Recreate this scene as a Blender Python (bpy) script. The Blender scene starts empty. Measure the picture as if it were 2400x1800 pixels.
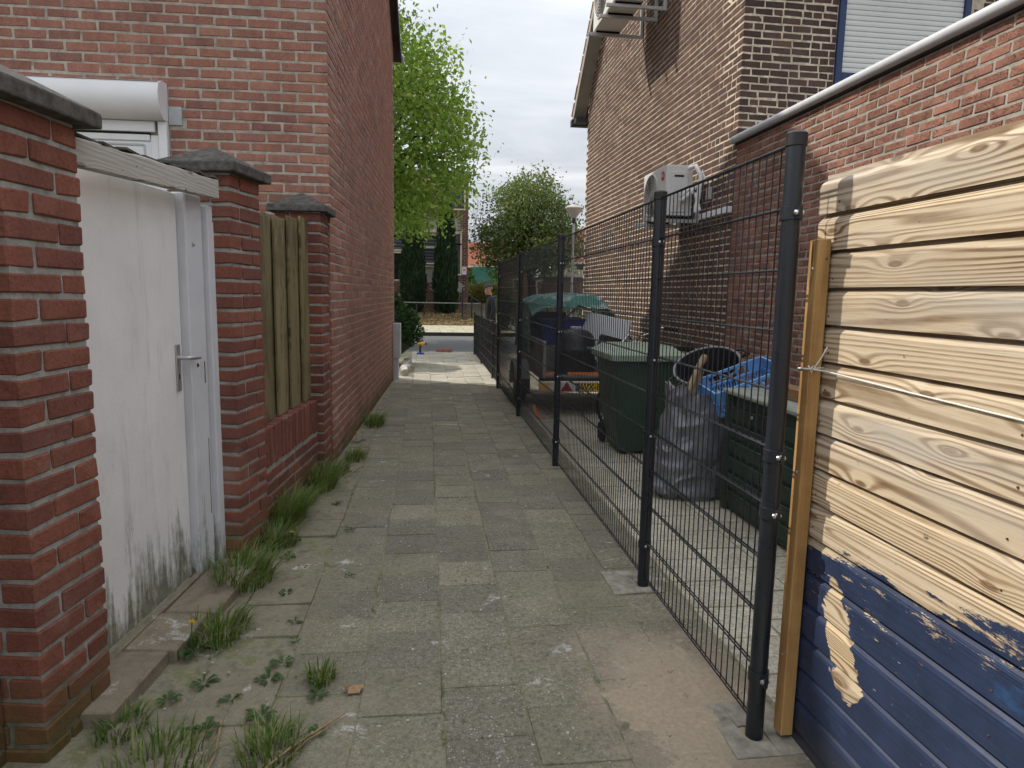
import bpy, bmesh, math, random
import numpy as np
from mathutils import Vector, Matrix, noise as mnoise
rnd = random.Random(7)
scene = bpy.context.scene
COL = scene.collection
PI = math.pi

# ---------------------------------------------------------------- camera
FX, YAW, PITCH, ROLL, CH = 1577.3, 0.1267, 0.1330, 0.0187, 1.5614
def cam_basis():
    cy, sy, cp, sp = math.cos(YAW), math.sin(YAW), math.cos(PITCH), math.sin(PITCH)
    f = Vector((sy*cp, cy*cp, -sp)); r = Vector((cy, -sy, 0)); u = r.cross(f)
    cr, sr = math.cos(ROLL), math.sin(ROLL)
    return cr*r+sr*u, -sr*r+cr*u, f
CR, CU, CF = cam_basis()
cam = bpy.data.cameras.new('camera'); cam_o = bpy.data.objects.new('camera', cam); COL.objects.link(cam_o)
cam.sensor_width = 36; cam.lens = FX/2400*36; cam.clip_end = 600; cam.clip_start = 0.05
cam_o.matrix_world = Matrix(((CR.x, CU.x, -CF.x, 0), (CR.y, CU.y, -CF.y, 0), (CR.z, CU.z, -CF.z, CH), (0, 0, 0, 1)))
scene.camera = cam_o
def px(p):
    d = Vector(p)-Vector((0, 0, CH)); z = d.dot(CF)
    if z < 0.05: return None
    return 1200+FX*d.dot(CR)/z, 900-FX*d.dot(CU)/z, z
# ---------------------------------------------------------------- world, sun, exposure
SUN_EL, SUN_AZ = math.radians(45), math.radians(58)      # azimuth from +Y towards -X
w = bpy.data.worlds.new('World'); scene.world = w; w.use_nodes = True
nt = w.node_tree; nt.nodes.clear()
def nd(nt, typ, ins=None, **props):
    n = nt.nodes.new(typ)
    for k, v in props.items(): setattr(n, k, v)
    for k, v in (ins or {}).items():
        s = n.inputs[k]
        if isinstance(v, bpy.types.NodeSocket): nt.links.new(v, s)
        elif isinstance(v, tuple) and len(v) == 3 and s.type == 'RGBA': s.default_value = (*v, 1)
        else: s.default_value = v
    return n
def ramp(nt, fac, stops, interp='LINEAR'):
    n = nt.nodes.new('ShaderNodeValToRGB'); cr = n.color_ramp; cr.interpolation = interp
    while len(cr.elements) < len(stops): cr.elements.new(0.5)
    for e, (p, c) in zip(cr.elements, stops):
        e.position = p; e.color = (*c, 1) if isinstance(c, tuple) else (c, c, c, 1)
    nt.links.new(fac, n.inputs[0]); return n.outputs[0]
def noise(nt, vec, scale, detail=4, rough=0.55, dist=0.0):
    return nd(nt, 'ShaderNodeTexNoise', {'Vector': vec, 'Scale': scale, 'Detail': detail, 'Roughness': rough, 'Distortion': dist}).outputs[0]
def mix(nt, fac, a, b, blend='MIX'):
    n = nt.nodes.new('ShaderNodeMix'); n.data_type = 'RGBA'; n.blend_type = blend
    for i, v in ((0, fac), (6, a), (7, b)):
        s = n.inputs[i]
        if isinstance(v, bpy.types.NodeSocket): nt.links.new(v, s)
        elif i: s.default_value = (*v, 1) if len(v) == 3 else v
        else: s.default_value = v
    return n.outputs[2]
def mth(nt, op, a, b=0.0, c=None, clamp=False):
    n = nt.nodes.new('ShaderNodeMath'); n.operation = op; n.use_clamp = clamp
    for i, v in ((0, a), (1, b), (2, c)):
        if v is None: continue
        if isinstance(v, bpy.types.NodeSocket): nt.links.new(v, n.inputs[i])
        else: n.inputs[i].default_value = v
    return n.outputs[0]
def mapr(nt, v, a, b, c=0.0, d=1.0):
    n = nt.nodes.new('ShaderNodeMapRange'); nt.links.new(v, n.inputs[0])
    for i, x in enumerate((a, b, c, d)): n.inputs[i+1].default_value = x
    return n.outputs[0]
def vmul(nt, v, s, o=(0, 0, 0)):
    n = nt.nodes.new('ShaderNodeVectorMath'); n.operation = 'MULTIPLY_ADD'
    nt.links.new(v, n.inputs[0]); n.inputs[1].default_value = s; n.inputs[2].default_value = o
    return n.outputs[0]

SKY_STRENGTH = 0.11
sky = nd(nt, 'ShaderNodeTexSky', sky_type='NISHITA', sun_disc=False, sun_elevation=SUN_EL, sun_rotation=-SUN_AZ, altitude=30, air_density=1.0, dust_density=2.2, ozone_density=1.0)
tc = nd(nt, 'ShaderNodeTexCoord').outputs['Generated']
sep = nd(nt, 'ShaderNodeSeparateXYZ', {0: tc})
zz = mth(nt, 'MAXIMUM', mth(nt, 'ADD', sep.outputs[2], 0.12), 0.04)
flat = nd(nt, 'ShaderNodeCombineXYZ', {0: mth(nt, 'DIVIDE', sep.outputs[0], zz), 1: mth(nt, 'DIVIDE', sep.outputs[1], zz), 2: 0.0}).outputs[0]
n1 = noise(nt, vmul(nt, flat, (0.55, 1.3, 1), (3.1, 0, 0)), 1.3, 7, 0.55, 0.5)
n2 = noise(nt, vmul(nt, flat, (1, 1, 1), (9, 4, 0)), 0.5, 3, 0.5, 0.2)
cl = ramp(nt, n1, [(0.32, (4.1, 4.35, 4.8)), (0.5, (5.3, 5.5, 5.82)), (0.68, (6.7, 6.8, 6.95))])
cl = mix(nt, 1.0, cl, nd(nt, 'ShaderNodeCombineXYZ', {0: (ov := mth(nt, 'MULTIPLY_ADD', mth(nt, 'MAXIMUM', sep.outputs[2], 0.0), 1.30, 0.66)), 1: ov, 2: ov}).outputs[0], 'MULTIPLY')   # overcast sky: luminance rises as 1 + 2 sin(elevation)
cover = mapr(nt, n2, 0.3, 0.62, 0.80, 0.97)
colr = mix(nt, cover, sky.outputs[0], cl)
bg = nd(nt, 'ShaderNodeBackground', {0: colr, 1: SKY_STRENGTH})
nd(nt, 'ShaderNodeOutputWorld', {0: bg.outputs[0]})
sun = bpy.data.lights.new('sun', 'SUN'); sun.energy = 3.0; sun.angle = math.radians(0.9); sun.color = (1.0, 0.93, 0.82)
sun_o = bpy.data.objects.new('sun', sun); COL.objects.link(sun_o)
SD = Vector((-math.sin(SUN_AZ)*math.cos(SUN_EL), math.cos(SUN_AZ)*math.cos(SUN_EL), math.sin(SUN_EL)))
sun_o.rotation_euler = SD.to_track_quat('Z', 'Y').to_euler(); sun_o.location = SD*40
vs = scene.view_settings; vs.view_transform = 'Standard'; vs.look = 'None'; vs.exposure = 0.56; vs.gamma = 1.0; vs.use_curve_mapping = False
scene.display_settings.display_device = 'sRGB'
scene.cycles.max_bounces = 6; scene.cycles.diffuse_bounces = 3; scene.cycles.glossy_bounces = 2; scene.cycles.transmission_bounces = 3; scene.cycles.use_denoising = True; scene.cycles.use_adaptive_sampling = True; scene.cycles.adaptive_threshold = 0.03

# ---------------------------------------------------------------- mesh building
WORLD = {}
class MB:
    def __init__(s): s.v = []; s.f = []; s.m = []
    def add(s, vs, fs, m=0):
        o = len(s.v); s.v += [tuple(v) for v in vs]; s.f += [tuple(i+o for i in f) for f in fs]; s.m += [m]*len(fs); return s
    def box(s, c, d, yaw=0.0, R=None, m=0):
        R = R or Matrix.Rotation(yaw, 3, 'Z'); c = Vector(c)
        vs = [c+R @ Vector((sx*d[0]/2, sy*d[1]/2, sz*d[2]/2)) for sz in (-1, 1) for sy in (-1, 1) for sx in (-1, 1)]
        return s.add(vs, [(0, 2, 3, 1), (4, 5, 7, 6), (0, 1, 5, 4), (2, 6, 7, 3), (0, 4, 6, 2), (1, 3, 7, 5)], m)
    def bb(s, x0, x1, y0, y1, z0, z1, m=0): return s.box(((x0+x1)/2, (y0+y1)/2, (z0+z1)/2), (x1-x0, y1-y0, z1-z0), m=m)
    def tube(s, pts, r, n=8, caps=True, m=0, closed=False):
        pts = [Vector(p) for p in pts]; k = len(pts); rs = r if isinstance(r, (list, tuple)) else [r]*k
        vs = []; ref = None
        for i, p in enumerate(pts):
            t = (pts[(i+1) % k]-pts[i-1]) if (closed or 0 < i < k-1) else (pts[1]-pts[0] if i == 0 else pts[-1]-pts[-2])
            t = t.normalized() if t.length > 1e-9 else Vector((0, 0, 1))
            if ref is None: ref = Vector((0, 0, 1)) if abs(t.z) < 0.9 else Vector((1, 0, 0))
            a = ref-t*ref.dot(t)
            if a.length < 1e-5: a = t.orthogonal()
            a.normalize(); ref = a; b = t.cross(a)
            for j in range(n):
                q = 2*PI*j/n; vs.append(p+(a*math.cos(q)+b*math.sin(q))*rs[i])
        fs = []
        for i in range(k if closed else k-1):
            for j in range(n):
                i2 = (i+1) % k; fs.append((i*n+j, i*n+(j+1) % n, i2*n+(j+1) % n, i2*n+j))
        if caps and not closed: fs += [tuple(range(n))[::-1], tuple(range((k-1)*n, k*n))]
        return s.add(vs, fs, m)
    def lathe(s, c, prof, n=24, R=None, m=0, cap=True):
        c = Vector(c); R = R or Matrix.Identity(3); vs = []
        for (r, z) in prof:
            for j in range(n): q = 2*PI*j/n; vs.append(c+R @ Vector((r*math.cos(q), r*math.sin(q), z)))
        k = len(prof); fs = [(i*n+j, i*n+(j+1) % n, (i+1)*n+(j+1) % n, (i+1)*n+j) for i in range(k-1) for j in range(n)]
        if cap: fs += [tuple(range(n))[::-1], tuple(range((k-1)*n, k*n))]
        return s.add(vs, fs, m)
    def prism(s, poly, t0, t1, fn, m=0):
        k = len(poly); vs = [fn(a, b, t0) for a, b in poly]+[fn(a, b, t1) for a, b in poly]
        fs = [tuple(range(k))[::-1], tuple(range(k, 2*k))]+[(i, (i+1) % k, k+(i+1) % k, k+i) for i in range(k)]
        return s.add(vs, fs, m)
    def grid(s, fn, nu, nv, m=0, closed_u=False):
        vs = [fn(i/(nu if closed_u else nu-1), j/(nv-1)) for j in range(nv) for i in range(nu)]
        fs = [(j*nu+i, j*nu+(i+1) % nu, (j+1)*nu+(i+1) % nu, (j+1)*nu+i) for j in range(nv-1) for i in range(nu if closed_u else nu-1)]
        return s.add(vs, fs, m)
    def mesh(s, name, mat, smooth=None, bevel=0.0, fixn=True, seg=1):
        me = bpy.data.meshes.new(name); me.from_pydata(s.v, [], s.f)
        mats = mat if isinstance(mat, (list, tuple)) else [mat]
        for mm in mats: me.materials.append(M[mm] if isinstance(mm, str) else mm)
        if len(mats) > 1: me.polygons.foreach_set('material_index', s.m)
        if fixn or bevel:
            b = bmesh.new(); b.from_mesh(me)
            if fixn: bmesh.ops.recalc_face_normals(b, faces=b.faces)
            if bevel:
                es = [e for e in b.edges if len(e.link_faces) == 2 and e.calc_face_angle(0) > 0.5]
                bmesh.ops.bevel(b, geom=es, offset=bevel, segments=seg, affect='EDGES', profile=0.6, clamp_overlap=True)
            b.to_mesh(me); b.free()
        if smooth is not None:
            me.polygons.foreach_set('use_smooth', [True]*len(me.polygons)); me.set_sharp_from_angle(angle=math.radians(smooth))
        me.update(); return me
    def build(s, name, mat, parent=None, smooth=None, bevel=0.0, origin=None, fixn=True, seg=1, **tags):
        if origin is None:
            a = np.array(s.v); lo, hi = a.min(0), a.max(0); origin = Vector(((lo[0]+hi[0])/2, (lo[1]+hi[1])/2, lo[2]))
        origin = Vector(origin); s.v = [(x-origin.x, y-origin.y, z-origin.z) for x, y, z in s.v]
        me = s.mesh(name, mat, smooth, bevel, fixn, seg)
        return link(bpy.data.objects.new(name, me), origin, parent, **tags)
def link(o, origin, parent=None, rotz=0.0, **tags):
    COL.objects.link(o); origin = Vector(origin); WORLD[o.name] = origin
    if parent is not None: o.parent = parent; o.location = origin-WORLD[parent.name]
    else: o.location = origin
    if rotz: o.rotation_euler.z = rotz
    for k, v in tags.items(): o[k] = v
    return o
def thing(name, label, cat, loc, group=None):
    o = bpy.data.objects.new(name, None); o.empty_display_size = 0.1
    link(o, loc, None, label=label, category=cat)
    if group: o['group'] = group
    return o
def put(name, me, loc, parent, rotz=0.0, scale=None, rot=None):
    o = bpy.data.objects.new(name, me); link(o, loc, parent)
    o.rotation_euler = rot or (0, 0, rotz)
    if scale: o.scale = scale
    return o
def text(name, s, size, loc, R, mat, parent, extrude=0.001, align='CENTER', sx=1.0, off=0.0):
    cu = bpy.data.curves.new(name, 'FONT'); cu.body = s; cu.size = size; cu.extrude = extrude; cu.align_x = align; cu.align_y = 'CENTER'; cu.offset = off
    t = bpy.data.objects.new('tmp', cu); COL.objects.link(t)
    me = bpy.data.meshes.new_from_object(t.evaluated_get(bpy.context.evaluated_depsgraph_get()))
    bpy.data.objects.remove(t); me.name = name; me.materials.clear(); me.materials.append(M[mat])
    me.transform(Matrix.Diagonal((sx, 1, 1, 1))); me.transform(R.to_4x4())
    return link(bpy.data.objects.new(name, me), loc, parent)

# ---------------------------------------------------------------- materials
M = {}
class Mat:
    def __init__(s, name, rough=0.8, spec=0.3):
        s.m = bpy.data.materials.new(name); s.m.use_nodes = True; s.nt = s.m.node_tree; M[name] = s.m
        s.b = s.nt.nodes['Principled BSDF']; s.b.inputs['Roughness'].default_value = rough; s.b.inputs['Specular IOR Level'].default_value = spec
        s.geo = nd(s.nt, 'ShaderNodeNewGeometry'); s.P = s.geo.outputs['Position']
    def col(s, c):
        i = s.b.inputs['Base Color']
        if isinstance(c, bpy.types.NodeSocket): s.nt.links.new(c, i)
        else: i.default_value = (*c, 1)
        return s
    def rough(s, c): s.nt.links.new(c, s.b.inputs['Roughness']); return s
    def bump(s, h, strength=0.3, dist=0.01):
        n = nd(s.nt, 'ShaderNodeBump', {'Height': h, 'Strength': strength, 'Distance': dist}); s.nt.links.new(n.outputs[0], s.b.inputs['Normal']); return s
    def rand(s, island): return s.geo.outputs['Random Per Island'] if island else nd(s.nt, 'ShaderNodeObjectInfo').outputs['Random']
    def n(s, scale, detail=4, rough=0.55, dist=0.0, stretch=None, off=(0, 0, 0)):
        v = vmul(s.nt, s.P, stretch or (1, 1, 1), off); return noise(s.nt, v, scale, detail, rough, dist)
    def sepz(s): return nd(s.nt, 'ShaderNodeSeparateXYZ', {0: s.P}).outputs
def plain(name, c, rough=0.6, spec=0.4, var=0.15, scale=6.0, metal=0.0, bump=0.0, bscale=60):
    m = Mat(name, rough, spec); f = m.n(scale, 5, 0.6)
    lo = tuple(x*(1-var) for x in c); hi = tuple(min(1, x*(1+var)) for x in c)
    m.col(ramp(m.nt, f, [(0.3, lo), (0.7, hi)])); m.b.inputs['Metallic'].default_value = metal
    if bump: m.bump(m.n(bscale, 4, 0.6), bump, 0.004)
    return m
def brick_mat(name, stops, island, moss=False, crease=0.0, dirt=0.45, bump=0.65):
    m = Mat(name, 0.88, 0.2); nt = m.nt; r = m.rand(island)
    base = ramp(nt, r, stops)
    st = m.n(10, 4, 0.6, 0, (1.6, 1.6, 0.35), (3, 9, 0)); base = mix(nt, mapr(nt, st, 0.5, 0.72, 0, 0.4), base, mix(nt, 1.0, base, (0.66, 0.6, 0.62), 'MULTIPLY')); base = mix(nt, mapr(nt, st, 0.5, 0.3, 0, 0.3), base, mix(nt, 1.0, base, (1.3, 1.28, 1.22), 'MULTIPLY'))
    v = m.n(9, 6, 0.65); base = mix(nt, mapr(nt, v, 0.35, 0.75, 0, dirt), base, mix(nt, 1.0, base, (0.5, 0.42, 0.42), 'MULTIPLY'))
    sp = m.n(75, 5, 0.75); base = mix(nt, mapr(nt, sp, 0.5, 0.36, 0, 0.55), base, mix(nt, 1.0, base, (0.5, 0.45, 0.44), 'MULTIPLY')); base = mix(nt, mapr(nt, sp, 0.54, 0.72, 0, 0.5), base, mix(nt, 1.0, base, (1.45, 1.4, 1.35), 'MULTIPLY'))
    streak = m.n(1.1, 4, 0.6, 0, (1.6, 1.6, 0.8)); base = mix(nt, mapr(nt, streak, 0.45, 0.75, 0, 0.4), base, mix(nt, 1.0, base, (0.62, 0.58, 0.6), 'MULTIPLY'))
    pale = m.n(2.4, 3, 0.5, 0, (1, 1, 1.2), (5, 3, 1)); base = mix(nt, mapr(nt, pale, 0.62, 0.8, 0, 0.35), base, (0.42, 0.30, 0.25))
    if moss:
        z = m.sepz()[2]; e = mth(nt, 'ADD', z, mth(nt, 'MULTIPLY', mth(nt, 'SUBTRACT', m.n(5, 5, 0.6), 0.5), 0.5))
        base = mix(nt, mapr(nt, e, 0.02, 0.26, 0.85, 0.0), base, mix(nt, m.n(40, 3), (0.06, 0.055, 0.02), (0.14, 0.115, 0.035)))
    m.col(base)
    h = m.n(70, 5, 0.7)
    if crease:
        c = m.n(26, 2, 0.5, 1.4, (1, 0.8, 2.2)); c = mth(nt, 'ABSOLUTE', mth(nt, 'SUBTRACT', c, 0.5)); c = mapr(nt, c, 0.0, 0.045, 0, 1)
        g = m.n(7, 2, 0.5, 0, (1, 1, 1), (2, 7, 1)); c = mth(nt, 'MAXIMUM', c, mapr(nt, g, 0.42, 0.55, 1, 0)); h = mth(nt, 'ADD', mth(nt, 'MULTIPLY', h, 0.3), mth(nt, 'MULTIPLY', c, crease))
    m.bump(h, bump, 0.008 if not crease else 0.02); return m
LEFT_B = [(0.0, (0.27, 0.145, 0.115)), (0.25, (0.335, 0.168, 0.125)), (0.6, (0.385, 0.185, 0.134)), (0.85, (0.325, 0.168, 0.135)), (1.0, (0.44, 0.235, 0.17))]
PIL_B = [(0.0, (0.165, 0.072, 0.055)), (0.4, (0.215, 0.085, 0.060)), (0.75, (0.255, 0.100, 0.068)), (1.0, (0.185, 0.080, 0.064))]
RIGHT_B = [(0.0, (0.085, 0.056, 0.050)), (0.4, (0.115, 0.072, 0.061)), (0.75, (0.14, 0.086, 0.070)), (0.93, (0.105, 0.068, 0.060)), (1.0, (0.175, 0.105, 0.08))]
OUT_B = [(0.0, (0.25, 0.125, 0.092)), (0.4, (0.305, 0.15, 0.108)), (0.8, (0.35, 0.175, 0.128)), (1.0, (0.28, 0.15, 0.118))]
for isl, sfx in ((False, ''), (True, '_mass')):
    brick_mat('brick_russet'+sfx, LEFT_B, isl, moss=True)
    brick_mat('brick_red'+sfx, PIL_B, isl, moss=True, dirt=0.25)
    brick_mat('brick_brown'+sfx, RIGHT_B, isl, dirt=0.25)
    brick_mat('brick_orange'+sfx, OUT_B, isl, crease=1.6, bump=0.8)
brick_mat('brick_far', [(0, (0.12, 0.062, 0.052)), (1, (0.19, 0.10, 0.08))], True)
def mortar_mat(name, c, moss=False):
    m = Mat(name, 0.95, 0.1); nt = m.nt; f = m.n(14, 6, 0.7)
    base = ramp(nt, f, [(0.28, tuple(x*0.5 for x in c)), (0.52, c), (0.75, tuple(min(1, x*1.25) for x in c))])
    d = m.n(1.6, 4, 0.6); base = mix(nt, mapr(nt, d, 0.45, 0.7, 0, 0.5), base, mix(nt, 1.0, base, (0.6, 0.58, 0.55), 'MULTIPLY'))
    if moss:
        z = m.sepz()[2]; e = mth(nt, 'ADD', z, mth(nt, 'MULTIPLY', mth(nt, 'SUBTRACT', m.n(5, 5, 0.6), 0.5), 0.5))
        base = mix(nt, mapr(nt, e, 0.0, 0.3, 0.8, 0.0), base, (0.11, 0.10, 0.035))
    m.col(base).bump(mth(nt, 'ADD', m.n(120, 4, 0.7), mth(nt, 'MULTIPLY', f, 1.5)), 0.9, 0.006)
mortar_mat('mortar_grey', (0.37, 0.37, 0.345), True)
mortar_mat('mortar_sand', (0.45, 0.415, 0.35), True)
mortar_mat('mortar_cream', (0.74, 0.64, 0.48))
mortar_mat('mortar_pale', (0.37, 0.345, 0.295))

def tile_mat(name, island, tones, lichen=True, sand=True):
    m = Mat(name, 0.9, 0.2); nt = m.nt; r = m.rand(island)
    base = ramp(nt, r, [(0, tones[0]), (0.35, tones[1]), (0.7, tones[2]), (1, tones[3])])
    a = m.n(4.5, 8, 0.72); base = mix(nt, mapr(nt, a, 0.32, 0.68, 0.55, 0.0), base, mix(nt, 1.0, base, (0.42, 0.41, 0.37), 'MULTIPLY'))
    a2 = m.n(22, 5, 0.7, 0, (1, 1, 1), (1, 7, 0)); base = mix(nt, mapr(nt, a2, 0.5, 0.7, 0, 0.5), base, mix(nt, 1.0, base, (0.55, 0.54, 0.5), 'MULTIPLY'))
    gr = m.n(48, 6, 0.85, 0, (1, 1, 1), (2, 5, 0)); base = mix(nt, mapr(nt, gr, 0.52, 0.40, 0, 0.75), base, mix(nt, 1.0, base, (0.42, 0.41, 0.38), 'MULTIPLY')); base = mix(nt, mapr(nt, gr, 0.54, 0.66, 0, 0.6), base, mix(nt, 1.0, base, (1.5, 1.48, 1.42), 'MULTIPLY'))
    g = m.n(1.5, 6, 0.65, 0, (1, 1, 1), (4, 1, 0)); base = mix(nt, mapr(nt, g, 0.42, 0.66, 0, 0.35), base, (0.20, 0.19, 0.12))
    w_ = m.n(2.0, 5, 0.6, 0, (1, 1, 1), (8, 3, 0)); base = mix(nt, mapr(nt, w_, 0.55, 0.72, 0, 0.45), base, (0.36, 0.31, 0.24))
    vsel = None
    for sc_, lo_, hi_ in ((62.0, 0.60, 0.76), (125.0, 0.50, 0.7)):
        vor = nd(nt, 'ShaderNodeTexVoronoi', {'Vector': m.P, 'Scale': sc_})
        e = mth(nt, 'MULTIPLY', mapr(nt, vor.outputs['Distance'], 0.16, 0.32, 1, 0), mapr(nt, nd(nt, 'ShaderNodeSeparateColor', {0: vor.outputs['Color']}).outputs[0], lo_, hi_, 0, 1)); vsel = e if vsel is None else mth(nt, 'MAXIMUM', vsel, e)
    agg = mth(nt, 'MULTIPLY', vsel, mth(nt, 'ADD', 0.12, mth(nt, 'MULTIPLY', mth(nt, 'FRACT', mth(nt, 'MULTIPLY', r, 7.0)), 0.85)))
    base = mix(nt, agg, base, (0.52, 0.49, 0.42))
    vor2 = nd(nt, 'ShaderNodeTexVoronoi', {'Vector': m.P, 'Scale': 210.0}); base = mix(nt, mapr(nt, vor2.outputs['Distance'], 0.1, 0.5, 0.4, 0), base, (0.07, 0.068, 0.06))
    if sand:
        s = m.sepz(); ed = mth(nt, 'ADD', s[0], mth(nt, 'MULTIPLY', mth(nt, 'SUBTRACT', m.n(2.3, 6, 0.65, 0, (1, 1, 1), (7, 7, 0)), 0.5), 1.3))
        base = mix(nt, mapr(nt, ed, -0.85, -0.25, 0.7, 0), base, ramp(nt, m.n(11, 6, 0.7), [(0.3, (0.14, 0.12, 0.085)), (0.55, (0.25, 0.22, 0.16)), (0.75, (0.19, 0.185, 0.10))]))
        dx = mth(nt, 'DIVIDE', mth(nt, 'SUBTRACT', s[0], 1.0), 0.34); dy = mth(nt, 'DIVIDE', mth(nt, 'SUBTRACT', s[1], 2.36), 0.52)
        d = mth(nt, 'SQRT', mth(nt, 'ADD', mth(nt, 'MULTIPLY', dx, dx), mth(nt, 'MULTIPLY', dy, dy)))
        d = mth(nt, 'ADD', d, mth(nt, 'MULTIPLY', mth(nt, 'SUBTRACT', m.n(5, 7, 0.7), 0.5), 1.6))
        base = mix(nt, mapr(nt, d, 0.5, 1.35, 0.95, 0), base, ramp(nt, m.n(50, 4, 0.7), [(0.3, (0.32, 0.265, 0.19)), (0.7, (0.43, 0.36, 0.265))]))
    if lichen:
        l1 = m.n(2.6, 7, 0.72, 0.4, (1, 1, 1), (0.6, 2.2, 0)); l2 = m.n(26, 5, 0.75)
        base = mix(nt, mth(nt, 'MULTIPLY', mapr(nt, l1, 0.61, 0.66, 0, 0.8), mapr(nt, l2, 0.42, 0.55, 0, 1)), base, (0.56, 0.56, 0.54))
    m.col(base).bump(mth(nt, 'ADD', m.n(140, 4, 0.7), mth(nt, 'MULTIPLY', vsel, 0.6)), 0.6, 0.005); return m
PT = [(0.265, 0.248, 0.192), (0.315, 0.292, 0.222), (0.225, 0.212, 0.172), (0.36, 0.325, 0.245)]
PL = [(0.50, 0.475, 0.41), (0.55, 0.525, 0.45), (0.47, 0.445, 0.385), (0.60, 0.57, 0.48)]  # newer cream far slabs, lightened further to paint in the sun patch
YT = [(0.58, 0.545, 0.445), (0.63, 0.595, 0.485), (0.54, 0.505, 0.41), (0.66, 0.62, 0.505)]
tile_mat('paver', False, PT); tile_mat('paver_pale_sun', False, PL, False, False); tile_mat('paver_mass', True, PL, False, False)
tile_mat('yard_paver', False, YT, True, False); tile_mat('yard_paver_mass', True, YT, True, False)
tile_mat('step_paver', False, [(0.30, 0.22, 0.18)]*2+[(0.26, 0.20, 0.165)]*2, True, True)
m = Mat('sand', 0.95, 0.1); m.col(ramp(m.nt, m.n(50, 4, 0.7), [(0.3, (0.32, 0.265, 0.19)), (0.7, (0.43, 0.36, 0.265))])).bump(m.n(120, 5, 0.7), 0.6, 0.006)
m = Mat('soil', 0.95, 0.1); m.col(ramp(m.nt, m.n(9, 6, 0.7), [(0.3, (0.13, 0.12, 0.085)), (0.5, (0.27, 0.25, 0.185)), (0.62, (0.18, 0.185, 0.09)), (0.8, (0.36, 0.33, 0.25))])).bump(m.n(90, 5, 0.7), 0.8, 0.01)
m = Mat('earth', 0.95, 0.1); m.col(ramp(m.nt, m.n(5, 7, 0.7), [(0.3, (0.09, 0.075, 0.05)), (0.55, (0.16, 0.135, 0.09)), (0.75, (0.11, 0.12, 0.05))])).bump(m.n(40, 5, 0.7), 0.6, 0.02)
m = Mat('leaf_litter', 0.95, 0.1); m.col(ramp(m.nt, m.n(16, 6, 0.75), [(0.25, (0.06, 0.045, 0.025)), (0.45, (0.17, 0.125, 0.065)), (0.6, (0.10, 0.085, 0.045)), (0.8, (0.28, 0.21, 0.12))])).bump(m.n(40, 5, 0.7), 0.8, 0.03)
m = Mat('asphalt', 0.9, 0.3); m.col(ramp(m.nt, m.n(1.2, 6, 0.6, 0, (0.3, 1.5, 1)), [(0.3, (0.075, 0.077, 0.082)), (0.7, (0.115, 0.116, 0.12))])).bump(m.n(150, 3, 0.7), 0.4, 0.004)
plain('concrete', (0.36, 0.345, 0.31), 0.9, 0.2, 0.2, 9, bump=0.5)
plain('concrete_dark', (0.095, 0.09, 0.082), 0.95, 0.1, 0.45, 22, bump=1.0, bscale=90)
plain('footing_rough', (0.29, 0.27, 0.225), 0.95, 0.1, 0.45, 14, bump=1.0, bscale=45)
plain('kerb_grey', (0.19, 0.18, 0.16), 0.9, 0.2, 0.2, 5, bump=0.3)
plain('kerb_dark', (0.05, 0.048, 0.045), 0.9, 0.2, 0.2, 5)
plain('pavement_far', (0.34, 0.32, 0.24), 0.9, 0.2, 0.25, 2.5, bump=0.3)
m = Mat('anthracite', 0.42, 0.5); m.col(ramp(m.nt, m.n(3, 5, 0.6), [(0.3, (0.010, 0.0135, 0.019)), (0.7, (0.016, 0.020, 0.026))])).rough(mapr(m.nt, m.n(12, 5, 0.6), 0.3, 0.7, 0.24, 0.42))
plain('steel', (0.62, 0.62, 0.62), 0.3, 0.5, 0.1, 20, metal=1.0)
plain('alu', (0.50, 0.50, 0.50), 0.42, 0.5, 0.12, 8, metal=0.85)
plain('zinc', (0.40, 0.42, 0.44), 0.5, 0.5, 0.2, 6, metal=0.3)
plain('trim_pale', (0.48, 0.49, 0.51), 0.4, 0.5, 0.12, 5)
plain('white_plastic', (0.74, 0.75, 0.76), 0.42, 0.5, 0.06, 2.5)
plain('grey_plastic', (0.46, 0.47, 0.48), 0.5, 0.4, 0.08, 4)
plain('ac_white', (0.60, 0.60, 0.585), 0.5, 0.4, 0.06, 4)
plain('ac_grey', (0.42, 0.41, 0.38), 0.55, 0.4, 0.1, 6)
plain('dark_void', (0.012, 0.012, 0.013), 0.7, 0.2, 0.1)
plain('black_plastic', (0.018, 0.018, 0.02), 0.45, 0.4, 0.25, 7)
plain('rubber', (0.016, 0.016, 0.016), 0.85, 0.2, 0.2, 9)
plain('grey_plastic_old', (0.20, 0.21, 0.215), 0.7, 0.3, 0.2, 12, bump=0.2)
plain('trailer_grey', (0.19, 0.185, 0.175), 0.55, 0.4, 0.2, 5)
plain('trailer_white', (0.62, 0.61, 0.56), 0.5, 0.4, 0.1, 10)
plain('fender', (0.27, 0.275, 0.27), 0.6, 0.4, 0.2, 7)
plain('plate_yellow', (0.72, 0.47, 0.03), 0.45, 0.4, 0.05)
plain('plate_blue', (0.02, 0.06, 0.30), 0.45, 0.4, 0.05)
plain('plate_black', (0.01, 0.01, 0.01), 0.5, 0.3, 0.05)
plain('reflector_red', (0.30, 0.02, 0.03), 0.3, 0.5, 0.1)
plain('lamp_amber', (0.75, 0.45, 0.10), 0.3, 0.5, 0.1)
plain('strap_orange', (0.85, 0.22, 0.04), 0.75, 0.2, 0.15, 30)
plain('tub_blue', (0.012, 0.022, 0.16), 0.5, 0.4, 0.2, 6)
plain('barrel_blue', (0.015, 0.075, 0.38), 0.45, 0.4, 0.2, 6)
plain('crate_blue', (0.15, 0.34, 0.66), 0.55, 0.35, 0.1, 8)
plain('carton', (0.34, 0.27, 0.20), 0.9, 0.2, 0.2, 6)
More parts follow.
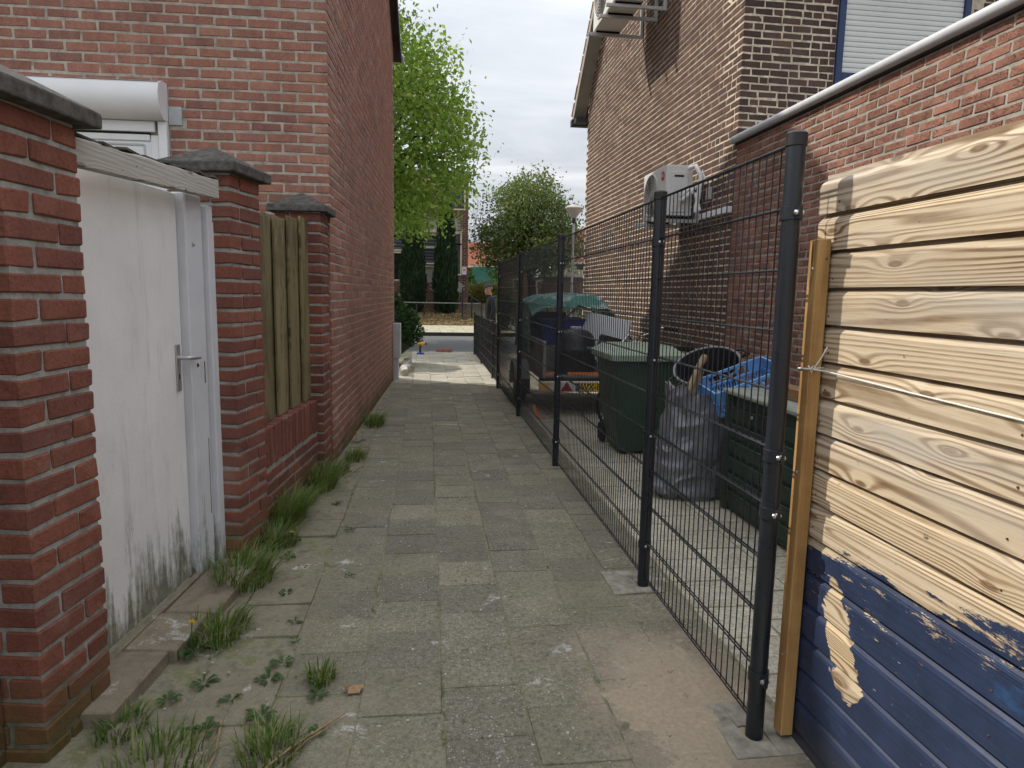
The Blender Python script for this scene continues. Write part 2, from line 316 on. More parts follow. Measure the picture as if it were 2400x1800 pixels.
plain('bin_green', (0.032, 0.068, 0.042), 0.5, 0.4, 0.2, 4)
plain('bin_lid_green', (0.25, 0.31, 0.23), 0.55, 0.35, 0.15, 5)
plain('box_green', (0.026, 0.044, 0.034), 0.55, 0.35, 0.3, 6)
plain('box_lid', (0.24, 0.25, 0.215), 0.6, 0.3, 0.2, 6)
m = Mat('bag_foil', 0.26, 0.7); m.col(ramp(m.nt, m.n(4, 4, 0.6), [(0.3, (0.10, 0.104, 0.118)), (0.7, (0.19, 0.195, 0.215))])).bump(m.n(9, 3, 0.55, 1.0, (1, 1, 0.5)), 0.45, 0.02)
plain('stick', (0.24, 0.18, 0.115), 0.9, 0.2, 0.25, 14, bump=0.4)
plain('twig_dry', (0.33, 0.235, 0.14), 0.9, 0.2, 0.2, 20)
plain('leaf_dry', (0.36, 0.23, 0.13), 0.85, 0.2, 0.2, 30)
plain('bark', (0.045, 0.038, 0.03), 0.95, 0.1, 0.4, 7, bump=0.8, bscale=25)
plain('frame_blue', (0.022, 0.045, 0.12), 0.5, 0.4, 0.15, 5)
plain('shutter_white', (0.70, 0.69, 0.655), 0.5, 0.4, 0.05, 2)
plain('roof_tile', (0.24, 0.085, 0.05), 0.85, 0.2, 0.3, 8, bump=0.4)
plain('roof_tile_dark', (0.06, 0.042, 0.038), 0.85, 0.2, 0.3, 8, bump=0.4)
plain('fascia_grey', (0.30, 0.285, 0.25), 0.6, 0.3, 0.1, 5)
plain('dark_paint', (0.035, 0.033, 0.035), 0.55, 0.4, 0.2, 5)
plain('cream_paint', (0.62, 0.56, 0.40), 0.6, 0.3, 0.1, 5)
plain('render_grey', (0.30, 0.29, 0.26), 0.9, 0.2, 0.15, 2)
plain('blind', (0.085, 0.095, 0.11), 0.6, 0.3, 0.1, 4)
m = Mat('glass_dark', 0.06, 0.6); m.col((0.012, 0.014, 0.016))
plain('sign_white', (0.70, 0.66, 0.62), 0.5, 0.3, 0.05)
plain('sign_red', (0.42, 0.05, 0.045), 0.5, 0.3, 0.05)
plain('rust', (0.10, 0.055, 0.025), 0.9, 0.2, 0.4, 60)
plain('string_white', (0.68, 0.66, 0.60), 0.8, 0.2, 0.1, 40)
plain('stone_white', (0.46, 0.44, 0.39), 0.9, 0.2, 0.2, 10, bump=0.4)
plain('clay_block', (0.30, 0.15, 0.115), 0.9, 0.2, 0.2, 10)
plain('drill_yellow', (0.72, 0.40, 0.06), 0.5, 0.4, 0.1); plain('drill_blue', (0.03, 0.07, 0.40), 0.5, 0.4, 0.1)
plain('logo_red', (0.42, 0.03, 0.05), 0.45, 0.4, 0.05)
plain('jacket', (0.013, 0.015, 0.021), 0.55, 0.4, 0.3, 12, bump=0.3, bscale=30); plain('trousers', (0.017, 0.018, 0.022), 0.9, 0.2, 0.3, 10)
plain('skin', (0.52, 0.25, 0.17), 0.55, 0.4, 0.08, 12); plain('skin_ruddy', (0.58, 0.16, 0.12), 0.6, 0.4, 0.1, 12)
plain('cap_cloth', (0.07, 0.072, 0.078), 0.9, 0.2, 0.2, 30); plain('hair_grey', (0.30, 0.28, 0.26), 0.8, 0.2, 0.2, 60)
plain('fence_green', (0.045, 0.20, 0.165), 0.6, 0.4, 0.12, 1.5)
plain('shed_brown', (0.19, 0.13, 0.105), 0.85, 0.2, 0.2, 2); plain('far_white', (0.62, 0.61, 0.58), 0.8, 0.2, 0.1, 1)
plain('lamp_glass', (0.55, 0.53, 0.49), 0.35, 0.5, 0.08, 6); plain('lamp_hood', (0.42, 0.39, 0.35), 0.5, 0.4, 0.1, 6)
# net over the trailer load
m = Mat('green_net', 0.8, 0.2); nt = m.nt
v = nd(nt, 'ShaderNodeTexVoronoi', {'Vector': m.P, 'Scale': 26.0}, feature='DISTANCE_TO_EDGE'); big = m.n(3.2, 5, 0.7)
m.col(mix(nt, mth(nt, 'MAXIMUM', mapr(nt, v.outputs[0], 0.05, 0.12, 1, 0), mapr(nt, big, 0.46, 0.56, 0.85, 0.1)), (0.70, 0.74, 0.73), (0.02, 0.20, 0.145))).bump(m.n(14, 5, 0.7), 0.9, 0.04)
# painted timber of the garden door: white with green-black stains at the foot and streaks
def white_paint(name, c, streaky=1.0, foot=0.5):
    m = Mat(name, 0.6, 0.35); nt = m.nt
    s1 = m.n(3, 6, 0.7, 0.3, (3.5, 3.5, 0.45)); s2 = m.n(11, 5, 0.7, 0, (1, 1, 0.25))
    b = ramp(nt, m.n(2.2, 5, 0.6), [(0.3, tuple(x*0.85 for x in c)), (0.7, c)])
    b = mix(nt, mapr(nt, s1, 0.56, 0.74, 0, 0.55*streaky), b, (0.26, 0.24, 0.20)); b = mix(nt, mapr(nt, s2, 0.6, 0.78, 0, 0.35*streaky), b, (0.20, 0.18, 0.15))
    e = mth(nt, 'ADD', m.sepz()[2], mth(nt, 'MULTIPLY', mth(nt, 'SUBTRACT', s1, 0.5), -1.6)); e = mth(nt, 'ADD', e, mth(nt, 'MULTIPLY', mth(nt, 'SUBTRACT', m.n(20, 5, 0.7), 0.5), 0.35))
    b = mix(nt, mapr(nt, e, 0.06, foot, 0.9, 0), b, ramp(nt, m.n(24, 5, 0.7), [(0.3, (0.05, 0.055, 0.03)), (0.7, (0.22, 0.22, 0.14))]))
    pl = mapr(nt, m.n(38, 4, 0.7, 0.3), 0.66, 0.70, 0, 0.8); b = mix(nt, mth(nt, 'MULTIPLY', pl, mapr(nt, m.sepz()[2], 0.15, 0.7, 1, 0.05)), b, (0.5, 0.48, 0.42))
    m.col(b).bump(mth(nt, 'ADD', m.n(60, 4, 0.6), mth(nt, 'MULTIPLY', s2, 0.8)), 0.3, 0.004)
white_paint('door_white', (0.80, 0.79, 0.78), 0.6, 0.34); white_paint('jamb_white', (0.64, 0.65, 0.68), 0.5, 0.30); white_paint('lintel_white', (0.42, 0.42, 0.415), 2.2, 0.11)
# timber
def wood_mat(name, pale, mid, dark, along='y', lines=46.0, island=False, contrast=1.0, paint=None, grey=0.0):
    m = Mat(name, 0.75, 0.25); nt = m.nt; r = m.rand(island)
    off = nd(nt, 'ShaderNodeCombineXYZ', {0: mth(nt, 'MULTIPLY', r, 37.0), 1: mth(nt, 'MULTIPLY', r, 91.0), 2: mth(nt, 'MULTIPLY', r, 17.0)}).outputs[0]
    st = (1.0, 0.26, 7.0) if along == 'y' else (4.0, 4.0, 0.5)
    v = nd(nt, 'ShaderNodeVectorMath', {0: vmul(nt, m.P, st), 1: off}, operation='ADD').outputs[0]
    sv = nd(nt, 'ShaderNodeSeparateXYZ', {0: nd(nt, 'ShaderNodeVectorMath', {0: vmul(nt, m.P, (8, 2.3, 7.0) if along == 'y' else (9, 9, 1.6)), 1: off}, operation='ADD').outputs[0]}).outputs
    kv = nd(nt, 'ShaderNodeTexVoronoi', {'Vector': nd(nt, 'ShaderNodeCombineXYZ', {0: sv[1], 1: sv[2]}).outputs[0], 'Scale': 1.0, 'Randomness': 1.0}, voronoi_dimensions='2D')
    kn = mapr(nt, kv.outputs['Distance'], 0.0, 0.36, 1, 0); kn = mth(nt, 'MULTIPLY', kn, kn)
    n0 = noise(nt, v, 0.9, 2, 0.4, 0.35)
    g = mth(nt, 'ADD', mth(nt, 'MULTIPLY', n0, lines), mth(nt, 'MULTIPLY', kn, 13.0))
    g = mth(nt, 'ADD', g, mth(nt, 'MULTIPLY', noise(nt, v, 9, 3, 0.6), 1.6))
    if along == 'y': g = mth(nt, 'ADD', g, mth(nt, 'MULTIPLY', m.sepz()[2], mth(nt, 'MULTIPLY_ADD', r, 260.0, 240.0)))
    s = mth(nt, 'MULTIPLY_ADD', mth(nt, 'SINE', g), 0.5, 0.5)
    fine = noise(nt, vmul(nt, m.P, (30, 6, 260) if along == 'y' else (260, 260, 6)), 1.0, 4, 0.6)
    body = mix(nt, m.n(2.5, 4, 0.6, 0, (1, 0.4, 2.0) if along == 'y' else (2, 2, .4)), pale, mid)
    b = mix(nt, mth(nt, 'MULTIPLY', mapr(nt, s, 0.38, 0.95, 0, 0.95*contrast), mapr(nt, m.n(2.6, 4, 0.6, 0, (1, 0.6, 2.5)), 0.32, 0.6, 0.3, 1)), body, dark)
    b = mix(nt, mapr(nt, fine, 0.42, 0.7, 0, 0.5), b, mix(nt, 1.0, b, (0.62, 0.52, 0.42), 'MULTIPLY'))
    b = mix(nt, mapr(nt, kv.outputs['Distance'], 0.05, 0.08, 0.8, 0), b, tuple(x*0.85 for x in dark))
    b = mix(nt, 1.0, b, ramp(nt, mth(nt, 'FRACT', mth(nt, 'MULTIPLY', r, 13.0)), [(0, (0.80, 0.77, 0.73)), (0.5, (1, 0.98, 0.95)), (1, (1.05, 1.0, 0.9))]), 'MULTIPLY')
    if grey: b = mix(nt, mapr(nt, m.n(1.8, 5, 0.6, 0, (1, 0.5, 3)), 0.5, 0.75, 0, grey), b, (0.40, 0.37, 0.33))
    b = mix(nt, mapr(nt, m.n(34, 3, 0.5, 0, (1, 0.6, 1)), 0.72, 0.76, 0, 0.8), b, (0.035, 0.028, 0.02))
    if paint:
        sp = m.sepz()
        e = mth(nt, 'SUBTRACT', sp[2], mth(nt, 'MULTIPLY_ADD', mth(nt, 'SUBTRACT', 2.2, sp[1]), 0.14, 0.69))
        e = mth(nt, 'ADD', e, mth(nt, 'MULTIPLY', mth(nt, 'SUBTRACT', m.n(5, 8, 0.72, 0.2, (1, 0.55, 2.6)), 0.5), 0.26))
        flow = noise(nt, vmul(nt, m.P, (1, 4, 1)), 3.0, 5, 0.6, 0.8)
        p1 = mapr(nt, e, -0.004, 0.004, 1, 0)
        dx = mth(nt, 'DIVIDE', mth(nt, 'SUBTRACT', sp[1], mth(nt, 'MULTIPLY_ADD', sp[2], 0.34, 1.69)), 0.085); dz = mth(nt, 'DIVIDE', mth(nt, 'SUBTRACT', sp[2], 0.47), 0.20)
        d = mth(nt, 'ADD', mth(nt, 'SQRT', mth(nt, 'ADD', mth(nt, 'MULTIPLY', dx, dx), mth(nt, 'MULTIPLY', dz, dz))), mth(nt, 'MULTIPLY', mth(nt, 'SUBTRACT', m.n(6, 7, 0.68, 0.4), 0.5), 2.3))
        p2 = mapr(nt, d, 0.80, 0.84, 0, 1)
        sc = noise(nt, vmul(nt, m.P, (1, 2.6, 17), (0, 3, 0)), 2.6, 8, 0.78); p3 = mapr(nt, mth(nt, 'ADD', sc, mapr(nt, e, -0.28, 0.0, 0, 0.10)), 0.668, 0.676, 1, 0)
        sc2 = noise(nt, vmul(nt, m.P, (1, 6, 70)), 2.0, 5, 0.75); p4 = mapr(nt, mth(nt, 'MULTIPLY', sc2, mth(nt, 'ADD', 0.45, m.n(2.2, 4, 0.6))), 0.68, 0.695, 1, 0)
        pm = mth(nt, 'MULTIPLY', mth(nt, 'MULTIPLY', p1, p2), mth(nt, 'MULTIPLY', p3, p4))
        pc = mix(nt, mapr(nt, m.n(7, 6, 0.7), 0.3, 0.75), paint, tuple(x*1.7 for x in paint))
        pc = mix(nt, mapr(nt, m.n(3.2, 5, 0.7, 0, (1, 1, 2), (3, 3, 3)), 0.62, 0.72, 0, 0.5), pc, (0.03, 0.10, 0.24))
        e2 = mth(nt, 'ADD', sp[2], mth(nt, 'MULTIPLY', mth(nt, 'SUBTRACT', m.n(6, 5, 0.6), 0.5), 0.2)); pc = mix(nt, mapr(nt, e2, 0.0, 0.15, 0.8, 0), pc, (0.055, 0.052, 0.045))
        b = mix(nt, pm, b, pc)
        m.rough(mapr(nt, pm, 0, 1, 0.75, 0.42)); h = mth(nt, 'ADD', mth(nt, 'MULTIPLY', s, 0.4), mth(nt, 'ADD', mth(nt, 'MULTIPLY', fine, 0.5), mth(nt, 'MULTIPLY', pm, 1.2)))
        m.col(b).bump(h, 0.35, 0.003)
    else: m.col(b).bump(mth(nt, 'ADD', mth(nt, 'MULTIPLY', s, 0.5), fine), 0.35, 0.002)
    return m
wood_mat('board_wood', (0.60, 0.525, 0.41), (0.50, 0.41, 0.285), (0.17, 0.098, 0.046), lines=120.0, paint=(0.017, 0.026, 0.056), grey=0.75, contrast=1.0)
wood_mat('lintel_wood', (0.52, 0.52, 0.515), (0.40, 0.40, 0.395), (0.15, 0.145, 0.13), lines=60.0, contrast=0.5, grey=0.6)
wood_mat('beam_wood', (0.52, 0.33, 0.14), (0.46, 0.28, 0.11), (0.22, 0.11, 0.04), along='z', lines=26, contrast=0.6)
wood_mat('slat_wood', (0.27, 0.235, 0.135), (0.20, 0.175, 0.095), (0.075, 0.064, 0.034), along='z', lines=30, contrast=0.7)
wood_mat('plank_wood', (0.30, 0.19, 0.10), (0.25, 0.15, 0.08), (0.12, 0.07, 0.035), lines=26, contrast=0.6)
# foliage
def leaf_mat(name, c0, c1, c2, trans=0.35, rough=0.5):
    m = Mat(name, rough, 0.3); nt = m.nt; r = m.rand(True)
    c = mix(nt, mapr(nt, m.n(0.9, 4, 0.6), 0.35, 0.65, 0, 0.6), ramp(nt, r, [(0, c0), (0.5, c1), (1, c2)]), mix(nt, 1.0, ramp(nt, r, [(0, c0), (0.5, c1), (1, c2)]), (0.6, 0.65, 0.6), 'MULTIPLY'))
    m.col(c); t = nd(nt, 'ShaderNodeBsdfTranslucent', {0: mix(nt, 1.0, c, (1.15, 1.2, 0.7), 'MULTIPLY')})
    ms = nd(nt, 'ShaderNodeMixShader', {0: trans, 1: m.b.outputs[0], 2: t.outputs[0]})
    nt.links.new(ms.outputs[0], nt.nodes['Material Output'].inputs[0])
leaf_mat('leaf_lime', (0.15, 0.26, 0.05), (0.24, 0.355, 0.075), (0.36, 0.45, 0.115), 0.5)
leaf_mat('leaf_mid', (0.075, 0.115, 0.04), (0.125, 0.17, 0.06), (0.21, 0.25, 0.095), 0.4)
leaf_mat('leaf_cypress', (0.012, 0.028, 0.014), (0.02, 0.045, 0.02), (0.032, 0.062, 0.026), 0.12)
leaf_mat('leaf_yew', (0.014, 0.04, 0.014), (0.026, 0.065, 0.02), (0.06, 0.12, 0.03), 0.2)
leaf_mat('leaf_laurel', (0.06, 0.15, 0.025), (0.10, 0.22, 0.04), (0.16, 0.27, 0.06), 0.3)
leaf_mat('leaf_hedge', (0.22, 0.22, 0.06), (0.30, 0.29, 0.08), (0.38, 0.34, 0.11), 0.3)
leaf_mat('leaf_darkhedge', (0.02, 0.045, 0.015), (0.03, 0.06, 0.02), (0.045, 0.08, 0.025), 0.2)
leaf_mat('blade', (0.075, 0.15, 0.028), (0.13, 0.21, 0.045), (0.33, 0.34, 0.14), 0.35)
leaf_mat('weed_leaf', (0.035, 0.085, 0.022), (0.055, 0.115, 0.03), (0.075, 0.14, 0.04), 0.25)
leaf_mat('petal', (0.75, 0.45, 0.01), (0.82, 0.52, 0.01), (0.85, 0.58, 0.02), 0.3)
leaf_mat('litter_leaf', (0.17, 0.11, 0.05), (0.28, 0.19, 0.09), (0.38, 0.28, 0.15), 0.2)
# ================================================================ brickwork helpers
def brick_mesh(name, l, w, h, mat, seed, rough=0.0042, bev=0.005):
    r = random.Random(seed); b = MB().box((0, 0, 0), (l, w, h))
    b.v = [(x+r.uniform(-rough, rough), y+r.uniform(-rough, rough)*0.6, z+r.uniform(-rough, rough)) for x, y, z in b.v]
    return b.mesh(name, mat, bevel=bev)
def run(O, d, L, z0, nc, pitch, bh, bl, jt, depth, first=('s', 'h'), bond='half', keep=None, seed=1, fill=False):
    """bricks of a straight wall: O outer corner (2D), d along the wall, outward normal to the right of d."""
    r = random.Random(seed); d = Vector(d).normalized(); n = Vector((d.y, -d.x)); out = []; yaw = math.atan2(d.y, d.x)
    sl = bl-jt; hl = (bl-jt*2)/2 if bond != 'wild' else sl*0.46
    for c in range(nc):
        z = z0+c*pitch+bh/2; odd = c % 2
        s = 0.0 if not odd else depth+jt
        k = 0
        if fill and odd: p = Vector(O)+d*(depth/2)-n*(depth/2); out.append((Vector((p.x, p.y, z)), yaw, depth, bh, depth, n))
        while s < L-0.02:
            if bond == 'half': ln = sl
            elif bond == 'wild': ln = sl*r.uniform(0.93, 1.04) if r.random() < 0.68 else hl*r.uniform(0.9, 1.1)
            if bond == 'half' and k == 0 and odd: ln = sl-depth*0+0.0 if abs(depth-(sl/2)) < 0.03 else sl/2
            ln = min(ln, L-s)
            if L-(s+ln) < 0.05: ln = L-s
            full = ln
            if keep is not None: ln = keep(s, s+ln, z)-s
            if ln > 0.03:
                p = Vector(O)+d*(s+ln/2)-n*(depth/2-r.uniform(-0.0015, 0.002))
                out.append((Vector((p.x, p.y, z+r.uniform(-0.002, 0.002))), yaw+r.uniform(-0.006, 0.006), ln, bh*r.uniform(0.96, 1.03), depth, n))
            ln = full; s += ln+jt*r.uniform(0.8, 1.2) if bond == 'wild' else ln+jt; k += 1
    return out
def emit(bricks, wall, mat, nominal, cap=300, hidden=None, key='b'):
    def score(b):
        q = px(b[0])
        if q is None or not (-60 < q[0] < 2460 and -40 < q[1] < 1840) or (hidden and hidden(*q)): return -1
        v = (Vector((0, 0, CH))-b[0]); f = abs(v.normalized().dot(Vector((b[5].x, b[5].y, 0))))
        return b[2]*b[3]*f/q[2]**2
    sc = sorted(((score(b), i) for i, b in enumerate(bricks)), reverse=True)
    single = {i for s, i in sc[:cap] if s > 0}
    l, w, h = nominal; meshes = [brick_mesh('brick', l, w, h, mat, k*7+len(bricks)) for k in range(6)]
    rest = MB()
    for i, (c, yaw, ln, bh, dp, n) in enumerate(bricks):
        if i in single: put('brick', meshes[rnd.randrange(6)], c, wall, yaw, (ln/l, 1, bh/h))
        else: rest.box(c, (ln, dp, bh), yaw)
    if rest.v:
        o = rest.build('brick_courses', mat+'_mass', wall, fixn=False); o['kind'] = 'stuff'

# ================================================================ ground
def tile_meshes(name, mat, a, b, h=0.04, n=6, seed=3, rough=0.006):
    out = []
    for k in range(n):
        r = random.Random(seed+k); m = MB().box((0, 0, -h/2), (a, b, h))
        m.v = [(x+r.uniform(-rough, rough)*0.5, y+r.uniform(-rough, rough)*0.5, z) for x, y, z in m.v]; out.append(m.mesh(name, mat, bevel=0.009, seg=2))
    return out
gb = MB(); ys = [-30, 30.8, 33, 36, 42, 60, 260]; zs = [-0.03, -0.03, 0.30, 0.62, 1.02, 1.1, 1.2]
for i in range(len(ys)-1): gb.add([(-200, ys[i], zs[i]), (200, ys[i], zs[i]), (200, ys[i+1], zs[i+1]), (-200, ys[i+1], zs[i+1])], [(0, 1, 2, 3)])
gb.build('ground', 'earth', origin=(0, 0, -0.03), kind='structure')
path = MB().add([(-1.6, 1.0, -0.005), (1.33, 1.0, -0.005), (1.33, 18.0, -0.005), (-1.6, 18.0, -0.005)], [(0, 1, 2, 3)]).build('path', 'soil', kind='structure')
TP = 0.317
def left_limit(y): return np.interp(y, [0.5, 2.2, 3.9, 6.1, 12.4, 13.2, 18], [-1.45, -1.24, -1.09, -0.84, -0.60, -0.35, -0.42])
tl = []
for c in range(-5, 4):
    x0 = 0.06+TP*c
    for rw in range(0, 55):
        y0 = 0.92+TP*(rw+(0.5 if c % 2 else 0)); x1 = x0+TP
        if y0 > 17.75: continue
        lim = left_limit(y0+TP/2)+0.03
        if x1 < lim+0.08: continue
        a0 = max(x0, lim); wd = x1-a0; cx = (a0+x1)/2; cy = y0+TP/2
        if 1.10 < x1+0.0 and 2.02 < y0+TP and y0 < 2.05 and x0 > 0.9: pass
        tl.append((cx, cy, wd-0.005, TP-0.005))
tl.sort(key=lambda t: t[1]); tm = tile_meshes('paving_tile', 'paver', TP-0.005, TP-0.005); tmp_ = tile_meshes('paving_tile', 'paver_pale_sun', TP-0.005, TP-0.005)
seen = []; late = MB()
for cx, cy, wd, dp in tl:
    q = px((cx, cy, 0)); vis = q and -150 < q[0] < 2550 and q[1] < 1990
    uneven = 1.0 if cx > -0.45 else 2.2
    z = rnd.uniform(-0.004, 0.004)*uneven; rx, ry = rnd.uniform(-0.008, 0.008)*uneven, rnd.uniform(-0.008, 0.008)*uneven
    if vis and len(seen) < 300:
        o = put('paving_tile', rnd.choice(tm if cy < 11.6 else tmp_), (cx+rnd.uniform(-.003, .003), cy+rnd.uniform(-.004, .004), z), path, rot=(rx, ry, rnd.uniform(-0.018, 0.018)), scale=(wd/(TP-0.005), 1, 1)); seen.append(o)  # slabs past the shadow edge take the copy with sunlight in its colour
    else: late.box((cx, cy, -0.02+z*0.6), (wd, dp, 0.04), rnd.uniform(-0.005, 0.005))
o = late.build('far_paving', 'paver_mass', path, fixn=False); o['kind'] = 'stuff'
def sand_h(u, v):
    x, y = 0.60+u*0.70, 1.80+v*1.15; dx, dy = (x-1.03)/0.14, (y-2.34)/0.26; d_ = math.sqrt(dx*dx+dy*dy)+0.7*mnoise.noise(Vector((x*4, y*4, 2)))+0.4*mnoise.noise(Vector((x*13, y*13, 5)))+0.3*mnoise.noise(Vector((x*38, y*38, 9)))
    return (x, y, min(0.0048, 0.0015+0.006*(1-d_))+0.0028*mnoise.noise(Vector((x*9, y*9, 1)))+0.0018*mnoise.noise(Vector((x*45, y*45, 0)))+0.0016*mnoise.noise(Vector((x*130, y*130, 0))))
MB().grid(sand_h, 150, 220).build('sand', 'sand', smooth=80, kind='stuff', label='spilled yellow sand on the slabs at the nearest fence post', category='sand')
yard = MB().add([(1.335, 1.2, -0.010), (3.5, 1.2, -0.010), (3.5, 18.0, -0.010), (1.335, 18.0, -0.010)], [(0, 1, 2, 3)]).build('yard_pavement', 'soil', kind='structure')
tm = tile_meshes('paving_tile', 'yard_paver', 0.302, 0.302, seed=40); late = MB()
for c in range(7):
    for rw in range(0, 52):
        cx, cy = 1.345+0.155+c*0.31, 1.4+rw*0.31+(0.155 if c % 2 else 0); z = rnd.uniform(-.003, .003)-0.003
        if cy > 17.9 or cx > 3.5: continue
        q = px((cx, cy, 0)); 
        if q and q[0] < 2000 and q[1] < 1750 and cy < 9.5: put('paving_tile', rnd.choice(tm), (cx, cy, z), yard, rot=(rnd.uniform(-.006, .006), rnd.uniform(-.006, .006), rnd.uniform(-.006, .006)))
        else: late.box((cx, cy, -0.02+z), (0.302, 0.302, 0.04))
o = late.build('far_paving', 'yard_paver_mass', yard, fixn=False); o['kind'] = 'stuff'
# road, kerbs, far pavement
MB().add([(-60, 18.25, -0.02), (60, 18.25, -0.02), (60, 24.9, -0.02), (-60, 24.9, -0.02)], [(0, 1, 2, 3)]).build('road', 'asphalt', kind='structure')
kb = MB()
for i in range(-12, 14): kb.box((i*1.0+0.44, 18.12, -0.045), (0.99, 0.2, 0.1))
kb.build('kerb', 'kerb_grey', bevel=0.008, kind='structure')
kb = MB()
for i in range(-14, 20): kb.box((i*1.0+0.2, 24.98, 0.03), (0.99, 0.14, 0.16))
kb.build('kerb', 'kerb_dark', bevel=0.01, kind='structure')
fp = MB().bb(-40, 40, 25.06, 30.9, -0.1, 0.075).build('pavement', 'soil', kind='structure')
fm = tile_meshes('paving_tile', 'pavement_far', 0.98, 1.1, 0.04, 3, 60, 0.01); late = MB()
for i in range(-20, 24):
    for j in range(5):
        cx, cy = i*1.0+(0.5 if j % 2 else 0), 25.65+j*1.13
        if -1.4 < cx < 3.4: put('paving_tile', fm[(i+j) % 3], (cx, cy, 0.095+rnd.uniform(-.004, .004)), fp)
        else: late.box((cx, cy, 0.075), (0.98, 1.1, 0.04))
o = late.build('far_paving', 'pavement_far', fp, fixn=False); o['kind'] = 'stuff'
bed = MB().grid(lambda u, v: (-14+u*16.4, 30.85+v*5.2, 0.08+0.58*v**0.8+0.05*mnoise.noise(Vector((u*40, v*9, 0)))), 60, 14).build('planting_bed', 'leaf_litter', smooth=60, kind='structure')
ll = MB()
for i in range(5200):
    u, v = rnd.random(), rnd.random(); x, y = -3+u*5.6, 30.6+v*5.0; z = 0.10+0.58*max(0, (y-30.85)/5.2)**0.8+0.03+rnd.uniform(0, .05)
    s = rnd.uniform(0.03, 0.07); R = Matrix.Rotation(rnd.uniform(0, 6.3), 3, 'Z') @ Matrix.Rotation(rnd.uniform(-.6, .6), 3, 'X')
    ll.add([Vector((x, y, z))+R @ Vector(p) for p in ((-s, 0, 0), (0, -s*.6, 0.01), (s, 0, 0), (0, s*.6, .01))], [(0, 1, 2, 3)])
ll.build('fallen_leaves', 'litter_leaf', fixn=False, kind='stuff', label='brown fallen leaves covering the planting bed across the road', category='leaves')
MB().grid(lambda u, v: (2.35+u*1.5+v*1.6, 31+v*12, 0.10+0.98*v+0.01), 4, 8).build('ramp_path', 'concrete', kind='structure')

# ================================================================ house beside the path
C0 = Vector((-0.835, 6.10)); DS = Vector((0.0392, 0.99923)); DR = Vector((-DS.y, DS.x))
def LH(s, r, z): p = C0+DS*s+DR*r; return Vector((p.x, p.y, z))   # s along the side wall, r to the left along the rear wall
LEAVE, LDEPTH, LRIDGE, LW = 5.75, 6.30, 8.2, 8.2
house = thing('brick_house', 'russet brick house with white roller shutter, its gable wall lining the path', 'house', LH(3, 4, 0))
def Lz(s): return LEAVE+(LRIDGE-LEAVE)*(1-abs(s-LDEPTH/2)/(LDEPTH/2))
g = 0.0045
poly = [(g, 0), (LDEPTH-g, 0), (LDEPTH-g, LEAVE), (LDEPTH/2, LRIDGE), (g, LEAVE)]
wall = MB().prism(poly, g, LW, lambda a, b, t: LH(a, t, b-0.02)).build('wall', 'mortar_sand', house, origin=LH(3, 4, 0))
PITCH_B, BH, BL, JT, DP = 0.0823, 0.0655, 0.262, 0.0165, 0.112
def win(s0, s1, z):
    lim = 1.298 if 1.1 < z < 3.22 else 99
    if 2.90 < z < 3.05: lim = 1.188
    return min(s1, lim) if s0 < lim else (s1 if s0 > 2.95 else s0)
nC = int(LEAVE/PITCH_B)
rear = []
# rear wall runs to the left: build it right-to-left by mirroring the run
for c, yaw, ln, bh, dp, n in run((0, 0), (1, 0), 4.9, 0.0, nC, PITCH_B, BH, BL, JT, DP, keep=win, seed=11):
    p = LH(-c.y if False else 0, 0, 0)
    s = c.x; q = C0+DR*s-(-DS)*(0.0)+DS*(DP/2+rnd.uniform(-.002, .0015)); rear.append((Vector((q.x, q.y, c.z)), math.atan2(DR.y, DR.x)+rnd.uniform(-.005, .005), ln, bh, dp, -DS))
side = []
for c, yaw, ln, bh, dp, n in run((0, 0), (1, 0), LDEPTH, 0.0, int(LRIDGE/PITCH_B), PITCH_B, BH, BL, JT, DP, seed=12):
    # opposite parity at the corner
    s = c.x; odd = int(round((c.z-BH/2)/PITCH_B)) % 2
    if not odd: s += DP+JT
    else: s -= DP+JT
    if s+ln/2 > LDEPTH: ln2 = LDEPTH-(s-ln/2); s = s-ln/2+ln2/2; ln = ln2
    if ln < 0.04 or c.z+BH > Lz(s)-0.02: continue
    q = C0+DS*s+DR*(DP/2+rnd.uniform(-.002, .0015)); side.append((Vector((q.x, q.y, c.z)), math.atan2(DS.y, DS.x)+rnd.uniform(-.005, .005), ln, bh, dp, -DR))
emit(rear+side, wall, 'brick_russet', (BL-JT, DP, BH), 300, hidden=lambda x, y, z: (x < 760 and y > 540+0*x) or (x < 520 and y > 430) or (x < 190 and y > 190))
# roof, gutter, verge
ov = 0.10; th = 0.10
rp = [(-0.38, LEAVE-0.38), (LDEPTH/2, LRIDGE+0.02), (LDEPTH+0.22, LEAVE-0.20), (LDEPTH+0.22, LEAVE-0.10), (LDEPTH/2, LRIDGE+0.17), (-0.38, LEAVE-0.24)]
roof = MB().prism(rp, -ov, LW, lambda a, b, t: LH(a, t, b)).build('roof', 'roof_tile_dark', house, origin=LH(3, 4, LEAVE))
MB().prism([(-0.40, LEAVE-0.42), (LDEPTH/2, LRIDGE-0.04), (LDEPTH+0.18, LEAVE-0.22), (LDEPTH+0.2, LEAVE-0.05), (LDEPTH/2, LRIDGE+0.13), (-0.40, LEAVE-0.26)], -ov-0.03, -ov-0.003, lambda a, b, t: LH(a, t, b)).build('verge_board', 'dark_paint', roof)
MB().tube([LH(LDEPTH+0.26, -ov-0.06, LEAVE-0.12), LH(LDEPTH+0.26, LW, LEAVE-0.12)], 0.075, 10).build('gutter', 'zinc', roof, smooth=50)
MB().tube([LH(-0.36, -ov-0.06, LEAVE-0.30), LH(-0.36, LW, LEAVE-0.30)], 0.075, 10).build('gutter', 'zinc', roof, smooth=50)
